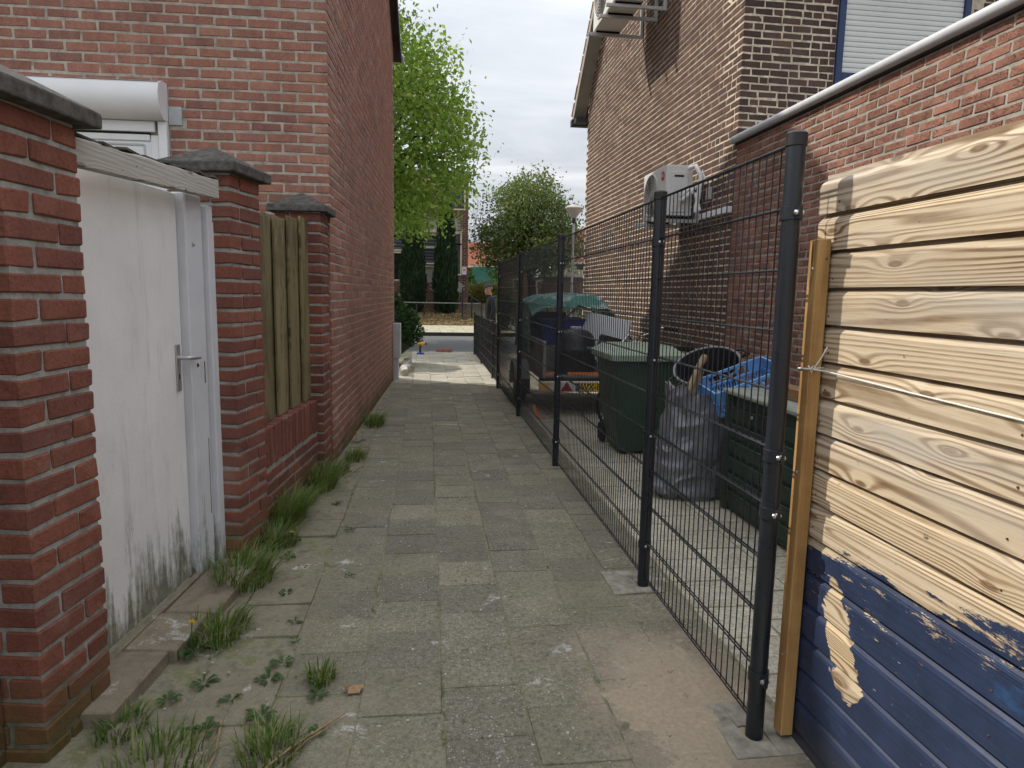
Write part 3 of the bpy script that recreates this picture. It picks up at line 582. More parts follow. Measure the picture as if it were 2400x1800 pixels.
MB().prism([(0.02, LEAVE-0.1), (LDEPTH/2, LEAVE-0.1), (LDEPTH/2, 8.5), (-0.05, 8.4)], 2.2, 7.8, lambda a, b, t: LH(a, t, b)).build('dormer', 'dark_paint', roof)
# shutter box and window
def RW(s, o, z): p = C0+DR*s-DS*o; return Vector((p.x, p.y, z))   # rear wall: s left of the corner, o out of the wall
ry = math.atan2(DR.y, DR.x)
shut = [(0, 0), (0.0, 0.305), (0.10, 0.30), (0.165, 0.265), (0.19, 0.20), (0.185, 0.12), (0.15, 0.05), (0.10, 0.005)]
sb = MB().prism(shut, 1.318, 3.2, lambda a, b, t: RW(t, a+0.003, 2.92+b)).build('shutter_box', 'white_plastic', house, smooth=40)
MB().prism([(a*1.02, b*1.01-0.001) for a, b in shut], 1.302, 1.316, lambda a, b, t: RW(t, a+0.002, 2.92+b)).build('end_cap', 'white_plastic', sb, smooth=40)
MB().box(RW(2.26, 0.1365, 3.2065), (1.88, 0.004, 0.004), ry).build('box_seam', 'dark_void', sb)
wf = MB(); wf.box(RW(1.338, 0.025, 2.26), (0.07, 0.05, 1.318), ry); wf.box(RW(2.2, 0.03, 2.875), (1.60, 0.03, 0.085), ry); wf.box(RW(1.41, 0.014, 2.2), (0.06, 0.026, 1.22), ry); wf.box(RW(2.2, 0.013, 2.79), (1.5, 0.024, 0.05), ry)
wf = wf.build('window_frame', 'white_plastic', house, bevel=0.004)
MB().box(RW(2.2, 0.013, 2.822), (1.5, 0.022, 0.010), ry).build('seam', 'dark_void', wf)
MB().box(RW(2.2, 0.004, 2.2), (1.52, 0.012, 1.18), ry).build('window_panel', 'white_plastic', wf)
fr2 = MB(); fr2.box(RW(1.50, 0.013, 2.30), (0.014, 0.010, 0.86), ry); fr2.box(RW(2.2, 0.0131, 2.735), (1.4, 0.010, 0.014), ry); fr2.build('panel_moulding', 'grey_plastic', wf)
MB().box(RW(1.245, 0.004, 2.975), (0.105, 0.012, 0.145), ry).build('cement_patch', 'zinc', house)
# meter box on the gable wall
mx = MB().box(LH(6.08, -0.065, 0.70), (0.22, 0.13, 0.62), math.atan2(DS.y, DS.x)); mb = mx.build('meter_box', 'grey_plastic', house, bevel=0.008)
MB().box(LH(6.08, -0.045, 0.20), (0.14, 0.09, 0.42), math.atan2(DS.y, DS.x)).build('cable_duct', 'grey_plastic', mb, bevel=0.006)

# ================================================================ garden wall: pillars, door, slats
def pillar(name, near, far, z0, nc, label, size=0.36, cap='pyramid', hidden=None):
    near, far = Vector(near), Vector(far); d = (far-near).normalized(); L = (far-near).length; n = Vector((d.y, -d.x))   # n points to the path
    P = lambda s, o, z: Vector((*(near+d*s+n*o), z))
    t = thing(name, label, 'pillar', P(L/2, -size/2, 0)); W = size; yaw = math.atan2(d.y, d.x)
    gp = 0.0085
    core = MB().prism([(gp, -gp), (L-gp, -gp), (L-gp, -W+gp), (gp, -W+gp)], z0-0.05, z0+nc*PITCH_B, lambda a, b, t_: P(a, b, t_)).build('mortar', 'mortar_grey', t)
    bs = []; w_ = 0.112; j = 0.012
    for c in range(nc):
        z = z0+c*PITCH_B+BH/2; lo = L-w_-j; lw = W-w_-j
        if c % 2:
            items = [(lo/2, -w_/2, lo, 0, n), (L-w_/2, -lw/2, lw, 1, n), (L-lo/2, -W+w_/2, lo, 0, n), (w_/2, -W+lw/2, lw, 1, -d)]
        else:
            items = [(L-lo/2, -w_/2, lo, 0, n), (w_/2, -lw/2, lw, 1, -d), (lo/2, -W+w_/2, lo, 0, n), (L-w_/2, -W+lw/2, lw, 1, n)]
        for s, o, ln, turn, nn in items:
            bs.append((P(s+rnd.uniform(-.002, .002), o+rnd.uniform(-.002, .002), z), yaw+(PI/2 if turn else 0)+rnd.uniform(-.008, .008), ln, BH*rnd.uniform(.95, 1.03), w_, nn))
    emit(bs, core, 'brick_red', (0.24, w_, BH), 300, hidden)
    zt = z0+nc*PITCH_B-0.008; e = 0.055; A = [P(-e, e, zt), P(L+e, e, zt), P(L+e, -W-e, zt), P(-e, -W-e, zt)]
    up = Vector((0, 0, 0.052)); B = [a+up for a in A]; top = P(L/2, -W/2, zt+0.175)
    cm = MB().add(A+B+[top], [(3, 2, 1, 0), (0, 1, 5, 4), (1, 2, 6, 5), (2, 3, 7, 6), (3, 0, 4, 7), (4, 5, 8), (5, 6, 8), (6, 7, 8), (7, 4, 8)])
    cm.v = [(x+rnd.uniform(-.004, .004), y+rnd.uniform(-.004, .004), z+rnd.uniform(-.003, .003)) for x, y, z in cm.v]
    cm.build('cap_stone', 'concrete_dark', t, bevel=0.008, seg=2)
    return t, P, L
p1, P1, L1 = pillar('gate_pillar', (-1.240, 2.212), (-1.190, 2.562), -0.03, 26, 'red brick pillar with mossy foot, nearest the camera, by the white door', hidden=lambda x, y, z: False)
p2, P2, L2 = pillar('gate_pillar', (-1.064, 3.92), (-0.990, 4.272), -0.03, 27, 'red brick pillar with pointed cap stone between the white door and the slat screen')
p3, P3, L3 = pillar('gate_pillar', (-0.853, 5.70), (-0.838, 6.045), -0.03, 27, 'red brick pillar with small cap stone against the house corner')
# wall running on from the near pillar towards the camera
d1 = (Vector((-1.190, 2.562))-Vector((-1.240, 2.212))).normalized(); n1v = Vector((d1.y, -d1.x))
O = Vector((-1.240, 2.212))-n1v*0.135; gw = thing('garden_wall', 'mossy red brick garden wall joining the nearest pillar at the photo edge', 'wall', (O.x, O.y-1, 0))
Ob = O-d1*2.6
core = MB().prism([(0, -g), (2.594, -g), (2.594, -0.2), (0, -0.2)], -0.05, 2.0, lambda a, b, t_: Vector((*(Ob+d1*a+n1v*b), t_))).build('mortar', 'mortar_grey', gw)
emit(run(Ob, d1, 2.594, -0.03, 25, PITCH_B, BH, BL, JT, DP, seed=5, fill=True), core, 'brick_red', (BL-JT, DP, BH), 60)
# low wall with soldier course between the second and third pillar
A2 = P2(L2, -0.065, 0); B2 = P3(0, -0.055, 0); dl = Vector((B2.x-A2.x, B2.y-A2.y)); LL = dl.length; dl.normalize(); nl = Vector((dl.y, -dl.x))
Q = lambda s, o, z: Vector((*(Vector((A2.x, A2.y))+dl*s+nl*o), z))
lw = thing('low_wall', 'low red brick wall with upright soldier bricks under the slat screen', 'wall', Q(LL/2, -0.05, 0))
core = MB().prism([(0.004, -g), (LL-0.004, -g), (LL-0.004, -0.2), (0.004, -0.2)], -0.05, 0.655, lambda a, b, t_: Q(a, b, t_)).build('mortar', 'mortar_grey', lw)
emit(run((A2.x+dl.x*.004, A2.y+dl.y*.004), dl, LL-0.008, -0.03, 5, PITCH_B, BH, BL, JT, DP, seed=6, fill=True), core, 'brick_red', (BL-JT, DP, BH), 200)
ns = 18; sw = LL/ns; sm = [brick_mesh('soldier_brick', sw-0.021, 0.112, 0.262, 'brick_red', 90+k) for k in range(4)]
for i in range(ns): put('soldier_brick', rnd.choice(sm), Q((i+.5)*sw, -0.05+rnd.uniform(-.003, .003), 0.531+rnd.uniform(-.003, .003)), core, math.atan2(dl.y, dl.x))
# slat screen
ss = thing('slat_screen', 'weathered olive-brown vertical board screen above the low brick wall', 'fence', Q(LL/2, -0.06, 0.665))
for z in (0.95, 1.45, 1.9): MB().box(Q(LL/2, -0.125, z), (LL-0.01, 0.03, 0.07), math.atan2(dl.y, dl.x)).build('rail', 'slat_wood', ss)
nb = 5; bw = 0.20
for i in range(9):
    front = i % 2 == 0; s = 0.085+i*(LL-0.17)/8; top = 2.02+0.10*s/LL+rnd.uniform(-.012, .012)
    b = MB().box(Q(s, -0.062 if front else -0.092, (0.668+top)/2), (bw if front else 0.21, 0.02, top-0.668), math.atan2(dl.y, dl.x)+rnd.uniform(-.03, .03))
    b.v = [(x, y, z+(rnd.uniform(-.012, .012) if z > 1 else 0)) for x, y, z in b.v]; b.build('board', 'slat_wood', ss, bevel=0.003)
# white garden door
dd = Vector((0.108, 0.9941)); dn = Vector((dd.y, -dd.x)); dy = math.atan2(dd.y, dd.x); D0 = Vector((-1.335, 2.60))
DQ = lambda s, o, z: Vector((*(D0+dd*s+dn*o), z))
door = thing('garden_door', 'white painted garden gate door with lever handle and stained foot', 'door', DQ(0.5, 0, 0.06))
leaf = MB().box(DQ(0.455, -0.02, 1.04), (1.05, 0.04, 1.96), dy).build('leaf', 'door_white', door, bevel=0.003)
jb = MB(); jb.box(DQ(1.085, 0.005, 1.03), (0.185, 0.07, 2.0), dy); jamb = jb.build('jamb', 'jamb_white', door, bevel=0.006)
MB().box(DQ(1.215, 0.025, 1.01), (0.06, 0.085, 1.96), dy).build('trim_strip', 'jamb_white', door, bevel=0.004)
MB().box(DQ(1.262, 0.045, 0.98), (0.02, 0.03, 1.86), dy+0.06).build('loose_strip', 'jamb_white', door)
# lintel board
la, lb = Vector((-1.215, 2.50, 2.02)), Vector((-1.085, 3.80, 2.075)); lm = MB(); npt = 14
for i in range(npt):
    t = i/(npt-1); c = la.lerp(lb, t); hh = 0.048
    tj = rnd.uniform(-.004, .004)
    for o, z in ((0.0, -hh), (0.0, hh+tj), (-0.05, hh+0.012+tj), (-0.05, -hh)): lm.v.append(tuple(c+Vector((dn.x*o, dn.y*o, z))))
for i in range(npt-1):
    for k in range(4): a, b = i*4+k, i*4+(k+1) % 4; lm.f.append((a, b, b+4, a+4)); lm.m.append(0)
lm.f += [(3, 2, 1, 0), tuple(range(npt*4-4, npt*4))]; lm.m += [0, 0]
lint = lm.build('lintel_board', 'lintel_wood', door, bevel=0.004)
MB().box(DQ(1.14, 0.0405, 1.12), (0.007, 0.003, 0.115), dy).build('latch_slot', 'rust', jamb)
MB().box(DQ(1.15, 0.0402, 0.55), (0.004, 0.003, 0.42), dy+0.002).build('crack', 'dark_paint', jamb)
ro = MB(); 
for i in range(9): t = i/8; c = la.lerp(lb, t); ro.box(c+Vector((-0.03, 0, 0.056+rnd.uniform(-.003, .004))), (0.045, 0.16, 0.008+rnd.uniform(0, .006)), rnd.uniform(-.1, .1))
ro.build('rotten_edge', 'concrete_dark', lint)
hp = MB().box(DQ(0.925, 0.004, 1.165), (0.045, 0.008, 0.235), dy).build('handle_plate', 'alu', door, bevel=0.003)
MB().tube([DQ(0.925, 0.005, 1.215), DQ(0.925, 0.055, 1.215), DQ(0.935, 0.062, 1.214), DQ(1.03, 0.066, 1.208)], [0.011, 0.010, 0.011, 0.0085], 10).build('lever', 'alu', hp, smooth=40)
MB().box(DQ(0.925, 0.0085, 1.12), (0.006, 0.002, 0.026), dy).build('keyhole', 'dark_void', hp)
MB().lathe(DQ(1.055, 0.04, 1.165), [(0.011, 0), (0.009, 0.004), (0.003, 0.005)], 12, Matrix.Rotation(dy-PI/2, 3, 'Z') @ Matrix.Rotation(-PI/2, 3, 'X') @ Matrix.Rotation(PI, 3, 'X')).build('rusty_bolt', 'rust', door)
MB().lathe(DQ(1.06, 0.04, 1.78), [(0.012, 0), (0.010, 0.006), (0.004, 0.007)], 12, Matrix.Rotation(dy-PI/2, 3, 'Z') @ Matrix.Rotation(-PI/2, 3, 'X') @ Matrix.Rotation(PI, 3, 'X')).build('screw_cap', 'alu', door)
# step tiles in front of the door
st = thing('door_step', 'pinkish concrete step of flat slabs below the white garden door', 'step', DQ(0.5, 0.14, 0))
for i, (s0, s1) in enumerate(((-0.20, 0.22), (0.228, 0.56), (0.568, 1.20))):
    MB().box(DQ((s0+s1)/2, 0.145+0.012*i, 0.022), (s1-s0, 0.20+0.02*i, 0.07), dy+0.02).build('slab', 'step_paver', st, bevel=0.006)
MB().box(DQ(0.5, 0.028, 0.028), (1.4, 0.035, 0.07), dy+0.01).build('kerb_strip', 'step_paver', st, bevel=0.005)
# ================================================================ house across the yard
XW = 3.35; C1 = Vector((XW, 7.27)); RD, REAVE, RRIDGE = 7.22, 5.62, 9.2
def Rz(y): return REAVE+(RRIDGE-REAVE)*(1-abs((y-7.27)-RD/2)/(RD/2))
rh = thing('brick_house', 'dark brown brick house with cream joints and blue framed shutter window', 'house', (XW+3, 10.8, 0))
h_ = 0.0040
wall = MB().prism([(7.27+h_, 0), (7.27+RD-h_, 0), (7.27+RD-h_, REAVE), (7.27+RD/2, RRIDGE), (7.27+h_, REAVE)], XW+h_, XW+7, lambda a, b, t: Vector((t, a, b-0.02))).build('wall', 'mortar_cream', rh)
rp_, rbh, rbl, rjt, rdp = 0.0775, 0.061, 0.226, 0.0155, 0.105
def mapped(bs, O, d, n, shift=None):
    out = []; yaw = math.atan2(d.y, d.x)
    for c, y_, ln, bh, dp, _ in bs:
        s = c.x; p = O+d*s-n*(dp/2+rnd.uniform(-.002, .002)); out.append((Vector((p.x, p.y, c.z)), yaw+rnd.uniform(-.007, .007), ln, bh, dp, n))
    return out
def wk(s0, s1, z):
    if z < 3.0: return s1 if s0 < 0.01 else s0
    if not 3.4 < z < 5.5: return s1
    return min(s1, 1.06) if s0 < 1.06 else (s1 if s0 > 2.62 else s0)
rear = mapped(run((0, 0), (1, 0), 4.2, 0.0, 72, rp_, rbh, rbl, rjt, rdp, bond='wild', keep=wk, seed=21), C1, Vector((1, 0)), Vector((0, -1)))
sd = []
for b in run((0, 0), (1, 0), RD, 0.0, int(RRIDGE/rp_), rp_, rbh, rbl, rjt, rdp, bond='wild', seed=22):
    c = b[0].copy(); odd = int(round((c.z-rbh/2)/rp_)) % 2; c.x += (rdp+rjt) if not odd else -(rdp+rjt); ln = b[2]
    if c.x+ln/2 > RD: e = RD-(c.x-ln/2); c.x = c.x-ln/2+e/2; ln = e
    if ln < 0.03 or c.z+rbh > Rz(7.27+c.x)-0.02: continue
    sd.append((c, b[1], ln, b[3], b[4], b[5]))
sd = mapped(sd, C1, Vector((0, 1)), Vector((-1, 0)))
emit(rear+sd, wall, 'brick_brown', (rbl-rjt, rdp, rbh), 300, hidden=lambda x, y, z: x > 1700 and y > 520)
e0, e1 = 7.27-0.3, 7.27+RD+0.32
roof = MB().prism([(e0, REAVE-0.30), (7.27+RD/2, RRIDGE+0.02), (e1, REAVE-0.32+0.0), (e1, REAVE-0.18), (7.27+RD/2, RRIDGE+0.16), (e0, REAVE-0.16)], XW-0.24, XW+7, lambda a, b, t: Vector((t, a, b))).build('roof', 'roof_tile', rh)
MB().prism([(e0, REAVE-0.42), (7.27+RD/2, RRIDGE-0.10), (e1, REAVE-0.44), (e1, REAVE-0.23), (7.27+RD/2, RRIDGE+0.11), (e0, REAVE-0.21)], XW-0.262, XW-0.243, lambda a, b, t: Vector((t, a, b))).build('verge_board', 'fascia_grey', roof)
MB().prism([(e0+0.05, REAVE-0.38), (7.27+RD/2, RRIDGE-0.06), (e1-0.03, REAVE-0.40), (e1-0.03, REAVE-0.375), (7.27+RD/2, RRIDGE-0.03), (e0+.05, REAVE-0.355)], XW-0.24, XW-0.002, lambda a, b, t: Vector((t, a, b))).build('soffit', 'fascia_grey', roof)
for i in range(17):
    t = i/16; 
    for sgn in (1, -1):
        y = 7.27+RD/2+sgn*(RD/2+0.30)*(1-t); z = Rz(7.27+RD/2+sgn*min(RD/2, (RD/2+.3)*(1-t)))-(0.28*(1 if t == 0 else 0))+0.15
        MB().box((XW-0.235, y, z), (0.07, 0.30, 0.05), R=Matrix.Rotation(-sgn*math.atan2(RRIDGE-REAVE, RD/2)*-1 if False else sgn*-math.atan2(RRIDGE-REAVE, RD/2), 3, 'X')).build('verge_tile', 'roof_tile', roof)
MB().bb(XW-0.30, XW+7, 7.27+RD+0.2, 7.27+RD+0.36, REAVE-0.48, REAVE-0.34).build('gutter', 'dark_paint', roof, bevel=0.01)
MB().bb(XW-0.26, XW-0.005, 7.27+RD-0.05, 7.27+RD+0.2, REAVE-0.46, REAVE-0.36).build('eave_box', 'dark_paint', roof)
# window with roller shutter
WL, WR, WB = 4.415, 5.965, 3.70
fr = MB(); fr.bb(WL, WL+0.075, 7.235, 7.31, 3.4, 5.5); fr.bb(WR-0.075, WR, 7.235, 7.31, 3.4, 5.5); fr.bb(WL+0.076, WR-0.076, 7.24, 7.31, 3.945, 4.03)
wfr = fr.build('window_frame', 'frame_blue', rh, bevel=0.004)
MB().bb(WL+0.05, WR-0.05, 7.30, 7.33, 3.4, 5.5).build('window_pane', 'glass_dark', wfr)
MB().bb(WL+0.076, WR-0.076, 7.262, 7.285, 3.78, 3.94).build('lower_rail', 'dark_paint', wfr)
sh = MB().prism([(0, 0), (0.008, 0.004), (0.010, 0.025), (0.006, 0.05), (0, 0.0535), (-0.006, 0.0535), (-0.006, 0)], WL+0.078, WR-0.078, lambda a, b, t: Vector((t, 7.27-a, b)))
sme = sh.mesh('shutter_slat', 'shutter_white')
for i in range(26): put('shutter_slat', sme, (0, 0.0, 4.035+i*0.0545), wfr)

# ================================================================ brick outbuilding
OT = 3.235
ob = thing('outbuilding', 'flat roofed outbuilding of rough orange-red brick with pale roof edge', 'building', (XW+2.5, 3, 0))
core = MB().bb(XW+0.0045, XW+6, -3, 7.262, -0.03, OT-0.02).build('wall', 'mortar_pale', ob)
op, obh, obl, ojt, odp = 0.0715, 0.0565, 0.236, 0.0145, 0.105
bs = mapped(run((0, 0), (1, 0), 8.6, 0.0, int(OT/op), op, obh, obl, ojt, odp, bond='half', seed=31, fill=True), Vector((XW, 7.262)), Vector((0, -1)), Vector((-1, 0)))
emit(bs, core, 'brick_orange', (obl-ojt, odp, obh), 300, hidden=lambda x, y, z: (x > 1940 and y > 420) or y > 900 or x < 1715)
MB().tube([(XW-0.035, 7.30, OT+0.035), (XW-0.035, -3, OT+0.035)], 0.041, 12).build('roof_trim', 'trim_pale', ob, smooth=50)
MB().bb(XW-0.03, XW+6, -3, 7.262, OT-0.015, OT+0.05).build('roof', 'dark_paint', ob)
MB().bb(XW-0.02, XW+0.02, 2.95, 3.38, 2.36, 2.44).build('wall_plate', 'concrete', ob)

# ================================================================ air conditioners
def ac_unit(name, label, y0, y1, z0, h, dpt, bracket_ys, low):
    t = thing(name, label, 'air conditioner', (XW-0.3, (y0+y1)/2, z0))
    xb = XW-(0.14 if low else 0.36); xf = xb-dpt
    MB().bb(xf, xb, y0, y1, z0, z0+h).build('casing', 'ac_white', t, bevel=0.012, seg=2)
    Rf = Matrix.Rotation(-PI/2, 3, 'Y'); fy = y0+(y1-y0)*0.62; rr = h*0.43
    gr = MB().tube([(xf-0.006, fy+rr*math.cos(a*PI/20), z0+h/2+rr*math.sin(a*PI/20)) for a in range(40)], 0.012, 6, closed=True).build('fan_ring', 'ac_grey', t, smooth=60)
    MB().lathe((xf-0.002, fy, z0+h/2), [(rr, 0), (0.01, 0.003)], 32, Rf).build('fan_opening', 'dark_paint', t)
    lv = MB()
    for k in range(1, 9): lv.tube([(xf-0.01, fy+rr*k/9*math.cos(a*PI/14), z0+h/2+rr*k/9*math.sin(a*PI/14)) for a in range(28)], 0.0045, 4, closed=True)
    for a in range(8): lv.tube([(xf-0.009, fy, z0+h/2), (xf-0.009, fy+rr*math.cos(a*PI/4), z0+h/2+rr*math.sin(a*PI/4))], 0.004, 4)
    lv.build('fan_grille', 'ac_grey', gr)
    MB().lathe((xf-0.002, y0+0.11, z0+h*0.80), [(0.055, 0), (0.055, 0.005), (0.05, 0.006)], 24, Rf).build('badge', 'logo_red', t)
    text('badge_letters', 'LG', 0.06, (xf-0.0095, y0+0.11, z0+h*0.80), Matrix.Rotation(-PI/2, 3, 'Z') @ Matrix.Rotation(PI/2, 3, 'X'), 'white_plastic', t)
    # service side (towards the camera)
    sp = MB(); sp.bb(xf+0.07, xb-0.06, y0-0.012, y0-0.002, z0+0.04, z0+h-0.08); s = sp.build('service_panel', 'ac_white', t, bevel=0.004)
    MB().bb(xf+0.10, xb-0.12, y0-0.016, y0-0.013, z0+h*0.76, z0+h*0.80).build('grip_recess', 'dark_paint', s)
    for k in range(4): MB().bb(xf+0.09+k*0.05, xf+0.12+k*0.05, y0-0.020, y0-0.0125, z0+0.08, z0+h*0.6).build('rib', 'ac_white', s, bevel=0.003)
    for i, by in enumerate(bracket_ys):
        b = MB(); b.bb(XW-0.88 if not low else XW-0.62, XW-0.005, by-0.02, by+0.02, z0-0.075, z0-0.03); b.bb(XW-0.05, XW-0.004, by-0.02, by+0.02, z0-0.03, z0+(0.36 if not low else 0.2))
        b.build('bracket', 'ac_white' if low else 'grey_plastic', t, bevel=0.004)
        MB().bb(xf+0.03, xb-0.02, by-0.018, by+0.018, z0-0.03, z0-0.002).build('rubber_foot', 'rubber', t)
    return t
ac_unit('air_conditioner', 'pale grey outdoor air conditioner with red badge, low behind the mesh fence', 8.12, 8.98, 2.55, 0.60, 0.34, (8.22, 8.86), True)
ac_unit('air_conditioner', 'outdoor air conditioner on three brackets high up at the top of the photo', 9.70, 10.95, 5.64, 0.85, 0.42, (9.78, 10.17, 10.86), False)
def LT(b): b.build('pipe', 'white_plastic', lag, smooth=60)
lag = thing('lagged_pipe', 'white wrapped pipes looping beside the low air conditioner', 'pipe', (XW-0.15, 8.0, 2.6))
LT(MB().tube([(XW-0.22, 8.06, 3.10), (XW-0.17, 7.98, 3.12), (XW-0.12, 7.93, 3.0), (XW-0.13, 7.95, 2.75), (XW-0.15, 7.99, 2.58)], 0.028, 8))
LT(MB().tube([(XW-0.30, 8.07, 2.72), (XW-0.22, 8.0, 2.80), (XW-0.14, 7.96, 2.90), (XW-0.10, 7.93, 3.05), (XW-0.06, 7.92, 2.9)], 0.024, 8))
LT(MB().tube([(XW-0.30, 8.07, 2.78), (XW-0.22, 8.0, 2.86), (XW-0.16, 7.97, 2.78), (XW-0.1, 7.96, 2.6)], 0.02, 8))
MB().bb(XW-0.075, XW-0.004, 7.26, 8.05, 2.495, 2.565).build('pipe_trunking', 'white_plastic', bevel=0.006, label='short white cable trunking on the brick wall beside the low air conditioner', category='trunking')
MB().bb(XW-0.05, XW-0.003, 7.85, 7.93, 2.72, 2.86).build('switch_box', 'ac_grey', bevel=0.006, label='small grey switch box on brown brick beside the wrapped pipes', category='box')

# ================================================================ timber shed side
BX = 1.30; sh = thing('plank_shed', 'timber shed side of bare weathered boards over peeling blue paint', 'shed', (BX+0.5, 0.5, 0))
EXP = 0.1195; z_top = 1.962
prof = [(0.0, 0.0), (0.0, 0.088), (0.004, 0.098), (0.012, 0.107), (0.024, 0.113), (0.024, 0.130), (0.040, 0.130), (0.040, 0.012), (0.012, 0.010)]
for i in range(17):
    zb = z_top-0.122-i*EXP
    if zb < -0.16: break
    yl = 2.165 if i < 2 else 2.15; jit = rnd.uniform(-0.006, 0.006)
    b = MB(); k = 9; n = len(prof)
    for j in range(k):
        y = yl+jit-(yl+1.9)*j/(k-1); wv = 0.0022*mnoise.noise(Vector((y*1.7, i*3.3, 0)))
        for a, c in prof: b.v.append((BX+a+wv, y, zb+c+0.0015*mnoise.noise(Vector((y*2, i*5.1, 4)))))
    for j in range(k-1):
        for q in range(n): a, c = j*n+q, j*n+(q+1) % n; b.f.append((a, c, c+n, a+n)); b.m.append(0)
    b.f += [tuple(range(n)), tuple(range((k-1)*n, k*n))[::-1]]; b.m += [0, 0]
    b.build('board', 'board_wood', sh)
MB().bb(BX+0.036, BX+0.09, -1.9, 2.12, -0.1, 1.9).build('backing', 'dark_void', sh)
MB().bb(BX+0.09, BX+1.6, -1.9, -1.8, -0.1, 1.9).build('end_wall', 'plank_wood', sh)
nl_ = MB()
for i in range(16):
    zb = z_top-0.122-i*EXP
    for y in (2.055, 1.30): nl_.lathe((BX-0.001, y+rnd.uniform(-.01, .01), zb+0.03+rnd.uniform(-.006, .006)), [(0.0035, -0.002), (0.003, 0.001)], 6, Matrix.Rotation(-PI/2, 3, 'Y'))
o = nl_.build('nail_heads', 'rust', sh); o['kind'] = 'stuff'
bm_ = MB().bb(1.248, 1.293, 2.065, 2.118, 0.022, 1.755)
bt_ = bm_.build('timber_batten', 'beam_wood', bevel=0.003, label='upright yellow-brown timber batten standing beside the round fence post', category='batten')
for z in (1.66, 0.98, 0.32): MB().lathe((1.2475, 2.09, z), [(0.006, 0), (0.004, 0.002)], 8, Matrix.Rotation(-PI/2, 3, 'Y')).build('screw', 'steel', bt_)
ws = MB(); zt = 1.335
lp = [(1.244, 2.062, zt), (1.297, 2.060, zt+.004), (1.297, 2.121, zt-.003), (1.244, 2.122, zt-.004)]
ws.tube(lp, 0.0028, 6, closed=True); ws.tube([(1.243, 2.06, zt+.01), (1.252, 2.055, zt-.012), (1.258, 2.056, zt+.012), (1.247, 2.054, zt)], 0.0035, 6, closed=True)
ws.tube([(1.255, 2.055, zt), (1.285, 2.03, zt-0.004), (1.2945, 1.7, zt-0.017), (1.2945, 1.2, zt-0.03), (1.2945, -0.5, zt-0.05)], 0.0026, 6)
ws.tube([(1.257, 2.054, zt), (1.27, 2.04, zt+.035), (1.285, 2.03, zt+.075)], 0.0022, 6)
ws.build('tie_string', 'string_white', smooth=60, label='white string knotted round the batten and stretched along the boards', category='string')

# ================================================================ mesh fence
FXX = 1.1716; YA = 2.1085; YB = YA+1.2734; SP = 2.5563
PY_ = [YA, YB, YB+SP, YB+2*SP, YB+3*SP]
mf = thing('mesh_fence', 'tall anthracite wire mesh fence with round posts along the path', 'fence', (FXX, 6.5, 0))
def clamp(parent, x, y, z, r, bolt=True):
    c = MB().lathe((x, y, z-0.021), [(r+0.001, 0), (r+0.005, 0.001), (r+0.005, 0.041), (r+0.001, 0.042)], 20).build('clamp', 'anthracite', parent, smooth=40)
    MB().bb(x-0.006, x+0.006, y-r-0.028, y-r-0.002, z-0.019, z+0.019).build('clamp_lug', 'anthracite', c)
    for sx in (-1, 1): MB().lathe((x+sx*0.007, y-r-0.016, z), [(0.009, 0), (0.008, 0.006), (0.004, 0.009)], 8, Matrix.Rotation(sx*PI/2, 3, 'Y')).build('bolt', 'steel', c)
WB = 0.055; HZ = [WB+0.2*k for k in range(11)]
for i, y in enumerate(PY_):
    r = 0.0305 if i == 0 else 0.030; seg = 28 if i < 2 else 16
    po = MB().tube([(FXX, y, -0.06), (FXX, y, 2.075)], r, seg).build('post', 'anthracite', mf, smooth=40)
    MB().lathe((FXX, y, 2.045), [(r+0.001, 0), (r+0.0035, 0.002), (r+0.0035, 0.040), (r-0.004, 0.047), (0.002, 0.049)], seg).build('post_cap', 'black_plastic', po, smooth=40)
    for k in (1, 5, 7 if i else 6, 9) if i == 0 else (1, 4, 6, 9):
        clamp(po, FXX, y, HZ[10-k]-0.02, r)
def panel(y0, y1, zs, parent, name='wire_panel', x=FXX, top=None):
    b = MB(); n = int(round((y1-y0)/0.05)); st = (y1-y0)/n
    for k in range(n+1):
        y = y0+k*st; b.tube([(x, y, zs[0]-0.0), (x, y, zs[-1]+0.004)], 0.0027, 5)
    for z in zs:
        for sx in (-1, 1): b.tube([(x+sx*0.0062, y0-0.01, z), (x+sx*0.0062, y1+0.01, z)], 0.0036, 5)
    return b.build(name, 'anthracite', parent, fixn=False, smooth=60)
for i in range(4): panel(PY_[i]+0.038, PY_[i+1]-0.038, HZ, mf)
lf = thing('low_mesh_fence', 'low anthracite mesh fence continuing towards the road', 'fence', (FXX, 14, 0))
LY = [12.38, 15.0, 17.30]; LZ = [0.04+0.2*k for k in range(6)]
for i, y in enumerate(LY):
    po = MB().tube([(FXX+0.04, y, -0.06), (FXX+0.04, y, 1.065)], 0.027, 14).build('post', 'anthracite', lf, smooth=40)
    MB().lathe((FXX+0.04, y, 1.04), [(0.028, 0), (0.031, 0.002), (0.031, 0.03), (0.002, 0.036)], 14).build('post_cap', 'black_plastic', po)
    for k in (1, 4): clamp(po, FXX+0.04, y, LZ[k], 0.027)
for a, b in ((PY_[4]+0.03, LY[0]-0.03), (LY[0]+0.03, LY[1]-0.03), (LY[1]+0.03, LY[2]-0.03)): panel(a, b, LZ, lf, x=FXX+0.04)
